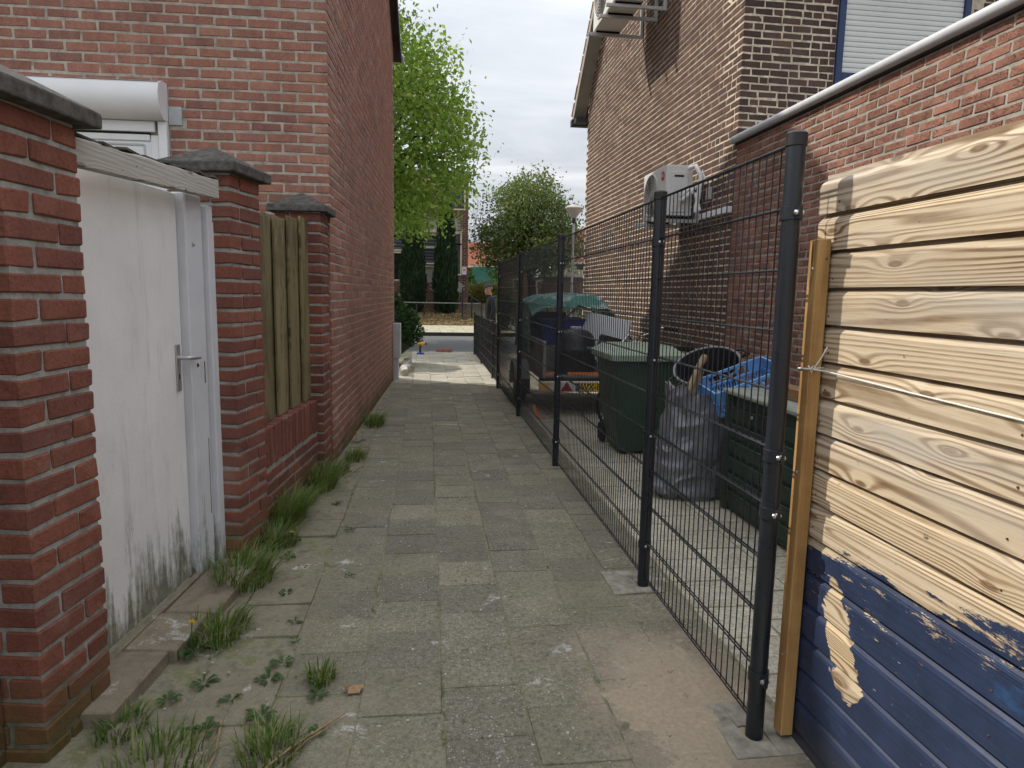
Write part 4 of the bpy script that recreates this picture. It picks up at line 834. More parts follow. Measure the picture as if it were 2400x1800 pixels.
# concrete footing slabs at the two nearest posts
def footing(x0, x1, y0, y1, hx, hy, hs, label):
    b = MB(); z = 0.006
    for (a, c, d, e) in ((x0, hx-hs, y0, y1), (hx+hs, x1, y0, y1), (hx-hs, hx+hs, y0, hy-hs*1.2), (hx-hs, hx+hs, hy+hs, y1)): b.add([(a, d, z), (c, d, z), (c, e, z), (a, e, z), (a, d, -0.05), (c, d, -0.05), (c, e, -0.05), (a, e, -0.05)], [(0, 1, 2, 3), (0, 4, 5, 1), (1, 5, 6, 2), (2, 6, 7, 3), (3, 7, 4, 0)])
    b.v = [(x+0.012*mnoise.noise(Vector((x*9, y*9, 1))), y+0.012*mnoise.noise(Vector((x*9, y*9, 5))), z_+(0.003*mnoise.noise(Vector((x*20, y*20, 3))) if z_ > 0 else 0)) for x, y, z_ in b.v]
    return b.build('footing', 'footing_rough', label=label, category='footing')
footing(0.98, 1.25, 3.27, 3.56, FXX, YB, 0.036, 'pale concrete footing at the second fence post')
footing(1.06, 1.30, 1.99, 2.30, FXX, YA+0.012, 0.042, 'rough concrete footing hole at the nearest round fence post')
# ================================================================ things in the yard
# wheelie bin
bn = thing('wheelie_bin', 'dark green wheelie bin with pale green lid behind the mesh fence', 'bin', (2.13, 6.55, 0))
def ring(x0, x1, y0, y1, z, rr=0.05):
    p = []
    for cx, cy, a0 in ((x1-rr, y1-rr, 0), (x0+rr, y1-rr, 90), (x0+rr, y0+rr, 180), (x1-rr, y0+rr, 270)):
        for k in range(4): a = math.radians(a0+k*30); p.append((cx+rr*math.cos(a), cy+rr*math.sin(a), z))
    return p
def loft(rings):
    b = MB(); n = len(rings[0])
    for r in rings: b.v += r
    for i in range(len(rings)-1):
        for j in range(n): b.f.append((i*n+j, i*n+(j+1) % n, (i+1)*n+(j+1) % n, (i+1)*n+j)); b.m.append(0)
    b.f += [tuple(range(n))[::-1], tuple(range((len(rings)-1)*n, len(rings)*n))]; b.m += [0, 0]; return b
loft([ring(1.90, 2.42, 6.36, 6.86, 0.03, .04), ring(1.84, 2.44, 6.30, 6.98, 0.45), ring(1.80, 2.46, 6.26, 7.04, 0.92), ring(1.775, 2.485, 6.235, 7.07, 0.925), ring(1.775, 2.485, 6.235, 7.07, 0.965)]).build('body', 'bin_green', bn, smooth=35)
for k in range(7): MB().tube([(1.90+k*0.083+0.01, 6.352+0.002, 0.12), (1.86+k*0.092, 6.262+0.006, 0.88)], 0.008, 5).build('rib', 'bin_green', bn)
lid = loft([ring(1.745, 2.51, 6.20, 7.10, 0.945), ring(1.745, 2.51, 6.20, 7.10, 1.0), ring(1.80, 2.46, 6.27, 7.06, 1.035), ring(1.84, 2.42, 6.36, 7.02, 1.075, .08)]).build('lid', 'bin_lid_green', bn, smooth=30)
MB().tube([(1.72, 7.12, 0.99), (2.54, 7.12, 0.99)], 0.018, 8).build('handle', 'bin_green', bn, smooth=60)
for x in (1.88, 2.40):
    w_ = MB().lathe((x-0.025, 6.98, 0.11), [(0.10, 0), (0.11, 0.01), (0.11, 0.04), (0.10, 0.05)], 20, Matrix.Rotation(PI/2, 3, 'Y')).build('wheel', 'rubber', bn, smooth=40)
# bicycle behind the bin
bk = thing('bicycle', 'black bicycle with grey handlebar leaning at the wall behind the bin', 'bicycle', (2.45, 7.45, 0))
def wheel(c, r, yaw):
    R = Matrix.Rotation(yaw, 3, 'Z'); P = [Vector(c)+R @ Vector((r*math.cos(a*PI/18), 0, r*math.sin(a*PI/18))) for a in range(36)]
    o = MB().tube(P, 0.02, 6, closed=True).build('wheel', 'rubber', bk, smooth=60)
    sp = MB()
    for a in range(18): sp.tube([Vector(c), Vector(c)+R @ Vector((r*math.cos(a*PI/9), 0, r*math.sin(a*PI/9)))], 0.0015, 3)
    sp.build('spokes', 'steel', o); return o
wheel((2.25, 7.42, 0.34), 0.33, 0.12); wheel((3.20, 7.53, 0.34), 0.33, 0.12)
fb = MB(); hd = Vector((2.36, 7.43, 0.95))
fb.tube([hd, (2.66, 7.47, 0.34), (2.86, 7.49, 0.84), (2.40, 7.44, 0.86)], 0.017, 8); fb.tube([(2.66, 7.47, 0.34), (3.20, 7.53, 0.34), (2.84, 7.49, 0.80)], 0.011, 8); fb.tube([hd, (2.25, 7.42, 0.34)], 0.015, 8); fb.tube([(2.86, 7.49, 0.84), (2.89, 7.49, 0.95)], 0.013, 8)
fb.build('frame', 'black_plastic', bk, smooth=60)
MB().box((2.92, 7.50, 0.97), (0.26, 0.16, 0.06), 0.12).build('saddle', 'black_plastic', bk, bevel=0.02, seg=2)
MB().tube([hd, (2.37, 7.40, 1.08), (2.38, 7.32, 1.12)], 0.013, 8).build('stem', 'alu', bk, smooth=60)
MB().tube([(2.06, 7.12, 1.03), (2.12, 7.13, 1.07), (2.20, 7.17, 1.15), (2.30, 7.22, 1.13), (2.38, 7.30, 1.12), (2.46, 7.28, 1.15), (2.52, 7.22, 1.22), (2.62, 7.18, 1.22), (2.74, 7.16, 1.20)], 0.0115, 8).build('handlebar', 'alu', bk, smooth=60)
MB().tube([(2.60, 7.185, 1.22), (2.75, 7.155, 1.198)], 0.017, 10).build('grip', 'rubber', bk, smooth=60); MB().tube([(2.045, 7.11, 1.02), (2.10, 7.13, 1.06)], 0.017, 10).build('grip', 'rubber', bk, smooth=60)
MB().lathe((2.53, 7.21, 1.25), [(0.03, 0), (0.028, 0.015), (0.01, 0.025)], 14).build('bell', 'alu', bk, smooth=60)
MB().tube([(2.15, 7.2, 0.84), (2.62, 7.26, 0.90)], 0.05, 8).build('basket_roll', 'trailer_grey', bk, smooth=60)
# deck box
dk = thing('storage_box', 'dark green ribbed plastic storage box with flat grey lid', 'box', (2.55, 3.9, 0))
X0, X1, Y0, Y1 = 2.21, 2.95, 3.30, 4.66
bx_ = MB().bb(X0+0.012, X1, Y0, Y1-0.012, 0.02, 0.86).build('body', 'box_green', dk)
for k in range(6):
    z0 = 0.06+k*0.125
    b = MB(); b.bb(X0-0.004, X0+0.010, Y0+0.06, Y1-0.05, z0, z0+0.098); b.build('wall_rib', 'box_green', dk, bevel=0.008)
    MB().bb(X0+0.05, X1-0.05, Y1-0.011, Y1+0.003, z0, z0+0.098).build('wall_rib', 'box_green', dk, bevel=0.008)
for (x, y) in ((X0, Y1), (X1, Y1), (X0, Y0)): MB().bb(x-0.016, x+0.036, y-0.04, y+0.008, 0.0, 0.865).build('corner_post', 'box_green', dk, bevel=0.006)
MB().bb(X0-0.04, X1+0.03, Y0-0.03, Y1+0.035, 0.868, 0.905).build('lid', 'box_lid', dk, bevel=0.01)
MB().bb(X0-0.02, X0+0.02, 3.98, 4.20, 0.74, 0.80).build('latch', 'black_plastic', dk, bevel=0.005)
MB().lathe((X0-0.015, 4.27, 0.755), [(0.014, 0), (0.012, 0.008), (0.004, 0.012)], 12, Matrix.Rotation(-PI/2, 3, 'Y')).build('lock', 'steel', dk)
MB().bb(2.35, 2.47, 3.45, 4.35, 0.907, 0.985).build('timber_offcut', 'plank_wood', bevel=0.004, label='brown timber offcut lying on the green storage box lid', category='plank')
# rubbish bag
def bag(u, v):
    a = 2*PI*u; ca, sa = math.cos(a), math.sin(a); z = 0.82*v
    rx = 0.285*(0.90+0.14*math.sin(min(1, v*1.3)*PI))*(1-0.10*v); ry = 0.225*(0.92+0.10*math.sin(v*PI))*(1-0.1*v)
    if v < 0.24: rx *= 1.0+0.22*(1-abs(v-0.12)/0.12)*(1 if v > 0 else 0)
    B = Vector((ca*0.30+0.45*z, sa*0.26, z-0.35*ca*0.3)); W = B+Vector((mnoise.noise(B*4+Vector((7, 0, 0))), mnoise.noise(B*4+Vector((0, 5, 0))), mnoise.noise(B*4)))*0.10
    c1 = 1-abs(mnoise.noise(W*5.5))*2.2; c2 = 1-abs(mnoise.noise(W*12+Vector((3, 3, 3))))*2.2; c3 = mnoise.noise(W*2.5)
    k = 1+0.11*c1+0.025*c2+0.12*c3-0.08
    if v < 0.03: k *= 0.94
    zz = z+(0.07*max(0, -ca)+0.09*mnoise.noise(Vector((ca*2.2, sa*2.2, 9)))+0.03*mnoise.noise(Vector((ca*6, sa*6, 3))))*v**2
    x = 2.07+0.02*v+rx*k*math.copysign(abs(ca)**0.8, ca); y = 5.0+ry*k*math.copysign(abs(sa)**0.8, sa)
    return (x, y, max(0.003, zz))
b = MB().grid(bag, 130, 70, closed_u=True); n0 = len(b.v); b.v.append((2.07, 5.0, 0.70)); b.f += [(69*130+i, 69*130+(i+1) % 130, n0) for i in range(130)]; b.m += [0]*130
b.build('rubbish_bag', 'bag_foil', smooth=70, label='crumpled silver-grey rubbish sack between the green bin and the storage box', category='bag')
# mortar tub, blue crate and stick piled on the bag
tb = thing('mortar_tub', 'black round mortar tub tipped on the rubbish behind the fence', 'tub', (2.42, 5.42, 0.86))
R = Matrix.Rotation(math.radians(-24), 3, 'Y') @ Matrix.Rotation(math.radians(20), 3, 'X'); c = Vector((2.38, 5.45, 0.93))
MB().lathe(c, [(0.20, -0.22), (0.265, 0.06), (0.285, 0.06), (0.285, 0.075), (0.262, 0.075), (0.255, 0.055), (0.19, -0.205)], 36, R).build('bowl', 'black_plastic', tb, smooth=40)
MB().tube([c+R @ Vector((0.278*math.cos(a*PI/18), 0.278*math.sin(a*PI/18), 0.07)) for a in range(36)], 0.012, 6, closed=True).build('rim', 'grey_plastic_old', tb, smooth=60)
for s in (1, -1): MB().tube([c+R @ Vector((s*0.27, -0.07, 0.06)), c+R @ Vector((s*0.36, -0.05, 0.04)), c+R @ Vector((s*0.36, 0.05, 0.04)), c+R @ Vector((s*0.27, 0.07, 0.06))], 0.013, 6).build('handle', 'black_plastic', tb, smooth=60)
cr = thing('plastic_crate', 'light blue slatted plastic crate tipped beside the black tub', 'crate', (2.42, 5.05, 0.80))
R = Matrix.Rotation(math.radians(-20), 3, 'Y') @ Matrix.Rotation(math.radians(8), 3, 'X'); c = Vector((2.43, 4.93, 0.885))
Cc = lambda x, y, z: c+R @ Vector((x, y, z))
def cbox(x0, x1, y0, y1, z0, z1, name): MB().box(Cc((x0+x1)/2, (y0+y1)/2, (z0+z1)/2), (x1-x0, y1-y0, z1-z0), R=R).build(name, 'crate_blue', cr)
for y in (-0.19, 0.19):
    for z0, z1 in ((-.10, -.082), (-.012, .004), (.078, .10)): cbox(-.29, .29, y-.007, y+.007, z0, z1, 'rail')
    for k in range(25): x = -.286+k*.0238; cbox(x-.006, x+.006, y-.004, y+.004, -.084, -.01, 'slat')
    for k in range(9): x = -.286+k*.0715; cbox(x-.009, x+.009, y-.0045, y+.0045, .002, .08, 'slat')
    for xa in (-.29, .17): cbox(xa, xa+.12, y-.0035, y+.0035, .002, .08, 'corner_panel')
for x in (-0.29, 0.29):
    for z0, z1 in ((-.10, -.082), (-.012, .004), (.078, .10)): cbox(x-.007, x+.007, -.183, .183, z0, z1, 'rail')
    for k in range(15): y = -.168+k*.024; cbox(x-.004, x+.004, y-.006, y+.006, -.084, .08, 'slat')
for k in range(12): cbox(-.28+k*.0505, -.255+k*.0505, -.186, .186, -.106, -.098, 'base_slat')
MB().box(Cc(.12, -0.198, 0.04), (0.05, 0.003, 0.035), R=R).build('label_patch', 'clay_block', cr)
MB().tube([(1.93, 4.88, 0.70), (2.0, 4.93, 0.84), (2.10, 5.0, 1.02), (2.17, 5.05, 1.10)], [0.022, 0.026, 0.024, 0.03], 8).build('wooden_stick', 'stick', smooth=50, label='pale worn wooden stick poking out of the rubbish sack', category='stick')
MB().tube([(2.02, 4.99, 0.70), (2.11, 5.03, 0.92), (2.14, 5.04, 0.99)], 0.03, 8).build('cloth_strip', 'stick', smooth=50, label='drab cloth strip hanging over the edge of the sack', category='cloth')

# ================================================================ trailer
tr = thing('trailer', 'small grey box trailer with yellow licence plate parked in the yard', 'trailer', (2.1, 9.5, 0))
TX0, TX1, TY0, TY1 = 1.47, 2.72, 8.45, 10.75
MB().bb(TX0, TX1, TY0, TY1, 0.47, 0.52).build('floor', 'trailer_grey', tr)
for k in range(5): MB().bb(TX0, TX0+0.03, TY0+k*0.46+0.003, TY0+(k+1)*0.46-0.003, 0.50, 0.945).build('side_panel', 'trailer_grey', tr, bevel=0.004)
for k in range(5): MB().bb(TX1-0.03, TX1, TY0+k*0.46+0.003, TY0+(k+1)*0.46-0.003, 0.50, 0.945).build('side_panel', 'trailer_grey', tr, bevel=0.004)
MB().bb(TX0, TX1, TY1-0.03, TY1, 0.50, 0.945).build('front_panel', 'trailer_grey', tr)
for x in (TX0+.015, TX1-.015): MB().tube([(x, TY0, 0.955), (x, TY1, 0.955)], 0.02, 8).build('top_rail', 'alu', tr, smooth=60)
for x in (TX0+0.02, TX1-.02): MB().bb(x-.02, x+.02, TY0-0.01, TY0+0.04, 0.42, 0.97).build('corner_post', 'alu', tr, bevel=.004)
lbar = MB().bb(TX0-0.05, TX1+.05, TY0-0.03, TY0+0.0, 0.325, 0.455).build('light_board', 'trailer_white', tr, bevel=0.006)
MB().bb(TX0-0.04, TX1+.04, TY0-0.01, TY0+0.05, 0.46, 0.50).build('rear_beam', 'black_plastic', tr)
MB().bb(TX0-.045, TX0+0.07, TY0-0.048, TY0-0.031, 0.335, 0.445).build('tail_lamp', 'lamp_amber', lbar, bevel=.004)
MB().bb(TX1-.07, TX1+0.045, TY0-0.048, TY0-0.031, 0.335, 0.445).build('tail_lamp', 'reflector_red', lbar, bevel=.004)
MB().prism([(1.70, 0.335), (1.86, 0.335), (1.78, 0.455)], TY0-0.045, TY0-0.031, lambda a, b, t: Vector((a, t, b))).build('reflector', 'reflector_red', lbar)
pl = MB().bb(1.90, 2.42, TY0-0.043, TY0-0.031, 0.332, 0.442).build('licence_plate', 'plate_yellow', lbar, bevel=.003)
MB().bb(1.902, 1.948, TY0-0.0455, TY0-0.0435, 0.335, 0.439).build('country_strip', 'plate_blue', pl)
MB().tube([(1.903, TY0-.044, 0.335), (2.417, TY0-.044, 0.335), (2.417, TY0-.044, 0.439), (1.903, TY0-.044, 0.439)], 0.0018, 4, closed=True).build('plate_border', 'plate_black', pl)
text('plate_letters', 'WX-89-36', 0.108, (2.183, TY0-0.0445, 0.388), Matrix.Rotation(PI/2, 3, 'X'), 'plate_black', pl, sx=0.92, off=0.0012)
for x in (TX0-0.11, TX1+0.11):
    wh = MB().lathe((x-0.07, 9.75, 0.28), [(0.10, 0), (0.25, 0), (0.28, 0.03), (0.28, 0.11), (0.25, 0.14), (0.10, 0.14)], 28, Matrix.Rotation(PI/2, 3, 'Y')).build('wheel', 'rubber', tr, smooth=40)
    MB().lathe((x-0.075, 9.75, 0.28), [(0.15, 0), (0.15, 0.15), (0.05, 0.152)], 20, Matrix.Rotation(PI/2, 3, 'Y')).build('rim', 'alu', wh, smooth=40)
    fp_ = [(0.34*math.cos(a), 0.34*math.sin(a)) for a in np.linspace(-0.15, PI+0.15, 14)]+[(0.32*math.cos(a), 0.32*math.sin(a)) for a in np.linspace(PI+0.15, -0.15, 14)]
    MB().prism(fp_, x-0.12, x+0.10, lambda a, b, t: Vector((t, 9.75+a, 0.28+b))).build('mudguard', 'fender', tr, smooth=40)
MB().bb(TX0-0.22, TX0-0.02, 9.36, 9.375, 0.16, 0.37).build('mud_flap', 'rubber', tr)
MB().tube([(2.1, TY1, 0.45), (2.1, TY1+1.1, 0.42)], 0.04, 8).build('drawbar', 'alu', tr)
# straps
st_ = MB().prism([(1.79, 0.548), (2.62, 0.535), (2.62, 0.572), (1.79, 0.580)], TY0-0.02, TY0-0.016, lambda a, b, t: Vector((a, t, b)))
st_.add([(1.47, TY0-.045, 0.56), (1.68, TY0-.045, 0.60), (1.68, TY0-.045, 0.57), (1.47, TY0-.045, 0.535)], [(0, 1, 2, 3)])
for (a, b_) in (((1.66, 8.40, 0.58), (1.62, 8.37, 0.05)), ((1.62, 8.37, 0.05), (1.50, 8.30, 0.012)), ((1.50, 8.30, 0.012), (1.40, 8.36, 0.02)), ((1.40, 8.36, 0.02), (1.36, 8.42, 0.16))):
    a, b_ = Vector(a), Vector(b_); o_ = Vector((0.018, 0.012, 0)) if abs(a.z-b_.z) > .1 else Vector((0.01, 0.02, 0))
    st_.add([a-o_, a+o_, b_+o_, b_-o_], [(0, 1, 2, 3)])
st_.build('lashing_strap', 'strap_orange', fixn=False, label='orange lashing strap across the trailer rear, one end trailing on the ground', category='strap')
# load: drum, tub, cartons, board, barrel, net
dm = thing('plastic_drum', 'black plastic drum with domed top standing in the trailer', 'drum', (1.98, 8.85, 0.52))
MB().lathe((1.98, 8.85, 0.52), [(0.25, 0), (0.26, 0.02), (0.262, 0.30), (0.27, 0.31), (0.27, 0.34), (0.262, 0.35), (0.255, 0.44), (0.22, 0.53), (0.15, 0.575), (0.08, 0.59)], 32).build('body', 'black_plastic', dm, smooth=40)
MB().lathe((1.98, 8.85, 1.11), [(0.085, 0), (0.085, 0.03), (0.07, 0.036)], 20).build('screw_lid', 'grey_plastic', dm, smooth=40)
bt = thing('storage_tub', 'dark blue open plastic tub on the trailer load', 'tub', (1.95, 9.75, 0.84))
loft([ring(1.63, 2.20, 9.45, 10.05, 0.86), ring(1.58, 2.25, 9.40, 10.10, 1.22)]).build('body', 'tub_blue', bt, smooth=30)
MB().tube([Vector(p) for p in ring(1.575, 2.255, 9.395, 10.105, 1.215)], 0.014, 6, closed=True).build('rim', 'tub_blue', bt, smooth=60)
MB().bb(1.50, 2.35, 9.15, 10.1, 0.53, 0.85).build('load_case', 'trailer_grey', label='grey case under the blue tub in the trailer', category='case')
MB().bb(1.55, 2.10, 10.15, 10.70, 0.53, 1.30).build('carton', 'carton', bevel=.006, label='brown carton behind the blue tub in the trailer', category='carton')
wbm = MB().box((2.40, 9.05, 0.98), (0.03, 0.9, 0.62), R=Matrix.Rotation(0.22, 3, 'Y') @ Matrix.Rotation(0.5, 3, 'Z')); wbm.build('white_board', 'white_plastic', bevel=.004, label='white board leaning on the load beside the black drum', category='board')
bb2 = MB().lathe((2.50, 8.62, 0.50), [(0.13, 0), (0.145, 0.02), (0.145, 0.20), (0.13, 0.27), (0.07, 0.31), (0.06, 0.34)], 24); bb2.build('water_barrel', 'barrel_blue', smooth=40, label='bright blue plastic barrel at the trailer rear beside the bin', category='barrel')
MB().box((2.47, 8.60, 0.93), (0.42, 0.30, 0.16), R=Matrix.Rotation(0.25, 3, 'Y')).build('black_crate', 'black_plastic', bevel=.01, label='dark plastic crate wedged above the blue barrel', category='crate')
def net(u, v):
    x = 1.45+u*1.72; y = 9.30+v*1.6; h = 1.47+0.05*math.sin(u*4)+0.06*math.sin(v*3)-2.0*max(0, u-0.63)-0.9*max(0, 0.10-u)-0.5*max(0, 0.25-v)
    return (x+0.03*mnoise.noise(Vector((u*6, v*6, 1))), y-0.25*max(0, u-0.5), max(0.62, h+0.035*mnoise.noise(Vector((u*5, v*5, 0)))+0.02*mnoise.noise(Vector((u*15, v*15, 3)))))
ng = MB().grid(net, 40, 30); nv = len(ng.v)
ng.grid(lambda u, v: (net(0, v)[0]-0.02+0.03*mnoise.noise(Vector((v*9, u*5, 7))), net(0, v)[1], net(0, v)[2]*(1-u)+0.75*u), 8, 30)
netob = ng.build('cargo_net', 'green_net', smooth=50, label='green net over the white load of the trailer', category='net')
MB().tube([(1.55, 9.3, 1.12), (1.75, 9.25, 1.16), (1.95, 9.25, 1.28), (2.10, 9.3, 1.42), (2.3, 9.35, 1.36), (2.55, 9.3, 1.1), (2.8, 9.2, 0.95)], 0.012, 6).build('edge_cord', 'black_plastic', netob, smooth=60)

# ================================================================ person
def skin(name, verts, edges, radii, root, sub=2):
    me = bpy.data.meshes.new(name); me.from_pydata(verts, edges, []); o = bpy.data.objects.new('tmp', me); COL.objects.link(o)
    md = o.modifiers.new('s', 'SKIN'); md.use_smooth_shade = True
    for i, r in enumerate(radii): me.skin_vertices[0].data[i].radius = r if isinstance(r, tuple) else (r, r)
    me.skin_vertices[0].data[root].use_root = True
    s2 = o.modifiers.new('u', 'SUBSURF'); s2.levels = sub; s2.render_levels = sub
    out = bpy.data.meshes.new_from_object(o.evaluated_get(bpy.context.evaluated_depsgraph_get())); bpy.data.objects.remove(o); out.name = name; return out
# local frame: facing +x' , left side -> camera; placed facing the photo's left
V, E_, Rr = [], [], []
def j(p, r, par=None):
    V.append(p); Rr.append(r); i = len(V)-1
    if par is not None: E_.append((par, i))
    return i
pel = j((0, 0, 0.96), (0.155, 0.12)); bel = j((0.02, 0, 1.12), (0.165, 0.135), pel); ch = j((0.0, 0, 1.33), (0.19, 0.135), bel); nk0 = j((0.02, 0, 1.47), (0.10, 0.085), ch); nk = j((0.045, 0, 1.53), 0.058, nk0)
hd0 = j((0.075, 0, 1.60), (0.072, 0.080), nk); hd1 = j((0.085, 0, 1.68), (0.078, 0.094), hd0); hd2 = j((0.08, 0, 1.745), (0.06, 0.07), hd1)
nose = j((0.175, 0, 1.635), 0.014, hd0); chin = j((0.135, 0, 1.560), 0.030, hd0)
for s in (1, -1):
    a = j((0, s*0.19, 1.43), 0.078, ch); e = j((-0.03, s*0.255, 1.17), 0.062, a); wr = j((0.05, s*0.25, 0.95), 0.045, e); pm = j((0.07, s*0.245, 0.885), (0.020, 0.042), wr)
    for k, (dx, ln) in enumerate(((0.036, 0.062), (0.013, 0.075), (-0.012, 0.070), (-0.034, 0.055))):
        f1 = j((0.075+dx, s*0.245, 0.845), 0.0105, pm); j((0.082+dx, s*0.235, 0.845-ln*0.9), 0.0085, f1)
    t1 = j((0.115, s*0.235, 0.895), 0.012, pm); j((0.125, s*0.23, 0.855), 0.010, t1)
    h = j((0, s*0.10, 0.88), 0.105, pel); kn = j((0.03, s*0.11, 0.50), 0.072, h); an = j((-0.02, s*0.115, 0.10), 0.052, kn); ft = j((0.03, s*0.12, 0.045), 0.045, an); j((0.15, s*0.125, 0.035), 0.038, ft)
me = skin('body', V, E_, Rr, pel)
for n_ in ('jacket', 'trousers', 'skin', 'skin_ruddy', 'black_plastic'): me.materials.append(M[n_])
for p in me.polygons:
    c = p.center; p.use_smooth = True
    p.material_index = 0 if (0.93 < c.z < 1.53) else (2 if c.z >= 1.53 else (4 if c.z < 0.09 else 1))
    if abs(c.y) > 0.19 and c.z < 0.955 and c.z > 0.7: p.material_index = 3
man = thing('person', 'person in dark jacket and grey flat cap looking down behind the low fence', 'person', (1.50, 16.0, 0))
bo = link(bpy.data.objects.new('body', me), (1.50, 16.0, 0), man); bo.rotation_euler.z = math.radians(184)
capm = MB().lathe((0.068, 0, 1.71), [(0.098, 0.0), (0.106, 0.012), (0.10, 0.045), (0.07, 0.075), (0.02, 0.088)], 20, Matrix.Rotation(0.15, 3, 'Y'))
capm.add([(0.15, -0.075, 1.69), (0.15, 0.075, 1.69), (0.225, 0.045, 1.665), (0.225, -0.045, 1.665), (0.15, -0.075, 1.70), (0.15, 0.075, 1.70), (0.225, 0.045, 1.675), (0.225, -0.045, 1.675)], [(0, 1, 2, 3), (4, 7, 6, 5), (0, 4, 5, 1), (1, 5, 6, 2), (2, 6, 7, 3), (3, 7, 4, 0)])
def child_rot(mb, name, mat, **k):
    R = Matrix.Rotation(math.radians(184), 3, 'Z'); mb.v = [tuple(R @ Vector(v)+Vector((1.50, 16.0, 0))) for v in mb.v]; return mb.build(name, mat, man, **k)
child_rot(capm, 'cap', 'cap_cloth', smooth=40)
child_rot(MB().tube([(-0.03, -0.10, 1.46), (-0.10, -0.05, 1.49), (-0.11, 0.05, 1.49), (-0.03, 0.10, 1.46), (0.06, 0.08, 1.44), (0.07, -0.08, 1.44)], 0.035, 8, closed=True), 'hood', 'jacket', smooth=60)
child_rot(MB().lathe((0.062, 0, 1.665), [(0.094, 0), (0.096, 0.03), (0.09, 0.05)], 16), 'hair', 'hair_grey', smooth=60)
for s in (1, -1): child_rot(MB().lathe((0.155, s*0.033, 1.655), [(0.010, -.006), (0.012, 0), (0.004, .008)], 8), 'eye', 'dark_void'); child_rot(MB().box((0.07, s*0.088, 1.64), (0.035, 0.016, 0.06)), 'ear', 'skin', bevel=.006)
# ================================================================ far side of the road
fb_ = thing('apartment_building', 'brown brick building with cream window frames behind the cypresses', 'building', (-5, 40, 0.6))
BXR, BY, BT = 2.13, 36.0, 7.6
MB().bb(-16, BXR, BY, BY+9, 0.3, BT).build('wall', 'mortar_pale', fb_)
bw_ = MB(); pz = 0.0925
for c in range(int((BT-0.5)/pz)):
    x = -4.2+(0.13 if c % 2 else 0); z = 0.55+c*pz
    while x < BXR-0.02:
        ln = min(0.25, BXR-x)
        if not (x > -3.9 and x+ln < 1.80 and 2.05 < z < 5.45) and not (0.02 < x < 1.80 and 1.62 < z <= 2.1): bw_.box((x+ln/2, BY-0.005, z), (ln-0.012, 0.02, pz-0.016))
        x += 0.262
o = bw_.build('brick_courses', 'brick_far', fb_, fixn=False); o['kind'] = 'stuff'
MB().bb(-3.95, 1.80, BY-0.012, BY+0.0, 2.0, 5.5).build('spandrel', 'render_grey', fb_)
for (x0, x1, z0, z1) in ((-3.4, -0.55, 2.2, 3.55), (-3.4, -0.55, 3.75, 4.55), (-0.35, 0.62, 3.9, 4.5), (-0.35, 0.62, 2.95, 3.80), (0.75, 1.72, 2.55, 4.05), (0.75, 1.72, 4.12, 4.62)):
    w_ = MB().bb(x0, x1, BY-0.03, BY-0.014, z0, z1).build('window', 'glass_dark', fb_)
    f = MB(); t = 0.07
    f.bb(x0-t, x1+t, BY-0.075, BY-0.02, z0-t, z0); f.bb(x0-t, x1+t, BY-0.075, BY-0.02, z1, z1+t); f.bb(x0-t, x0, BY-0.07, BY-0.022, z0, z1); f.bb(x1, x1+t, BY-0.07, BY-0.022, z0, z1); f.build('frame', 'cream_paint', w_)
    if z1 > 3.78 and x0 < 0.7:
        bl_ = MB()
        for k in range(int((z1-z0)/0.16)): bl_.bb(x0+0.01, x1-0.01, BY-0.042, BY-0.032, z0+0.02+k*0.16, z0+0.13+k*0.16)
        bl_.build('blind', 'blind', w_)
MB().bb(-3.6, 0.70, BY-0.16, BY-0.08, 4.66, 4.80).build('canopy_strip', 'cream_paint', fb_)
MB().bb(-0.42, 0.69, BY-0.13, BY-0.08, 3.86, 3.93).build('transom', 'far_white', fb_); MB().bb(-0.05, 0.55, BY-0.13, BY-0.08, 3.02, 3.10).build('sill', 'far_white', fb_)
MB().bb(1.62, 1.80, BY-0.12, BY-0.08, 4.62, 4.76).build('lintel_block', 'concrete', fb_)
for x in (-3.2, -1.2, 0.9):
    w_ = MB().bb(x, x+1.0, BY-0.03, BY-0.002, 5.9, 7.0).build('window', 'glass_dark', fb_)
    f = MB(); f.bb(x-.07, x+1.07, BY-.06, BY-.02, 5.83, 5.9); f.bb(x-.07, x+1.07, BY-.06, BY-.02, 7.0, 7.07); f.bb(x-.07, x, BY-.058, BY-.022, 5.9, 7.0); f.bb(x+1, x+1.07, BY-.058, BY-.022, 5.9, 7.0); f.build('frame', 'cream_paint', w_)
MB().bb(-16.2, BXR+0.15, BY-0.2, BY+9.2, BT, BT+0.18).build('roof_edge', 'fascia_grey', fb_)
sg = thing('wall_sign', 'small white and red notice sign on the far building corner', 'sign', (1.93, BY-0.03, 2.55))
MB().bb(1.79, 2.07, BY-0.06, BY-0.03, 2.43, 2.95).build('panel', 'sign_white', sg); MB().bb(1.80, 2.06, BY-0.066, BY-0.061, 2.44, 2.53).build('band', 'plate_blue', sg)
MB().tube([(1.80, BY-.063, 2.44), (2.06, BY-.063, 2.44), (2.06, BY-.063, 2.94), (1.80, BY-.063, 2.94)], 0.012, 4, closed=True).build('border', 'sign_red', sg)
ar = MB(); ar.box((1.93, BY-0.064, 2.76), (0.15, 0.006, 0.03), R=Matrix.Rotation(0.8, 3, 'Y')); ar.box((1.93, BY-0.0645, 2.76), (0.15, 0.006, 0.03), R=Matrix.Rotation(-0.8, 3, 'Y')); ar.build('cross_mark', 'sign_red', sg)
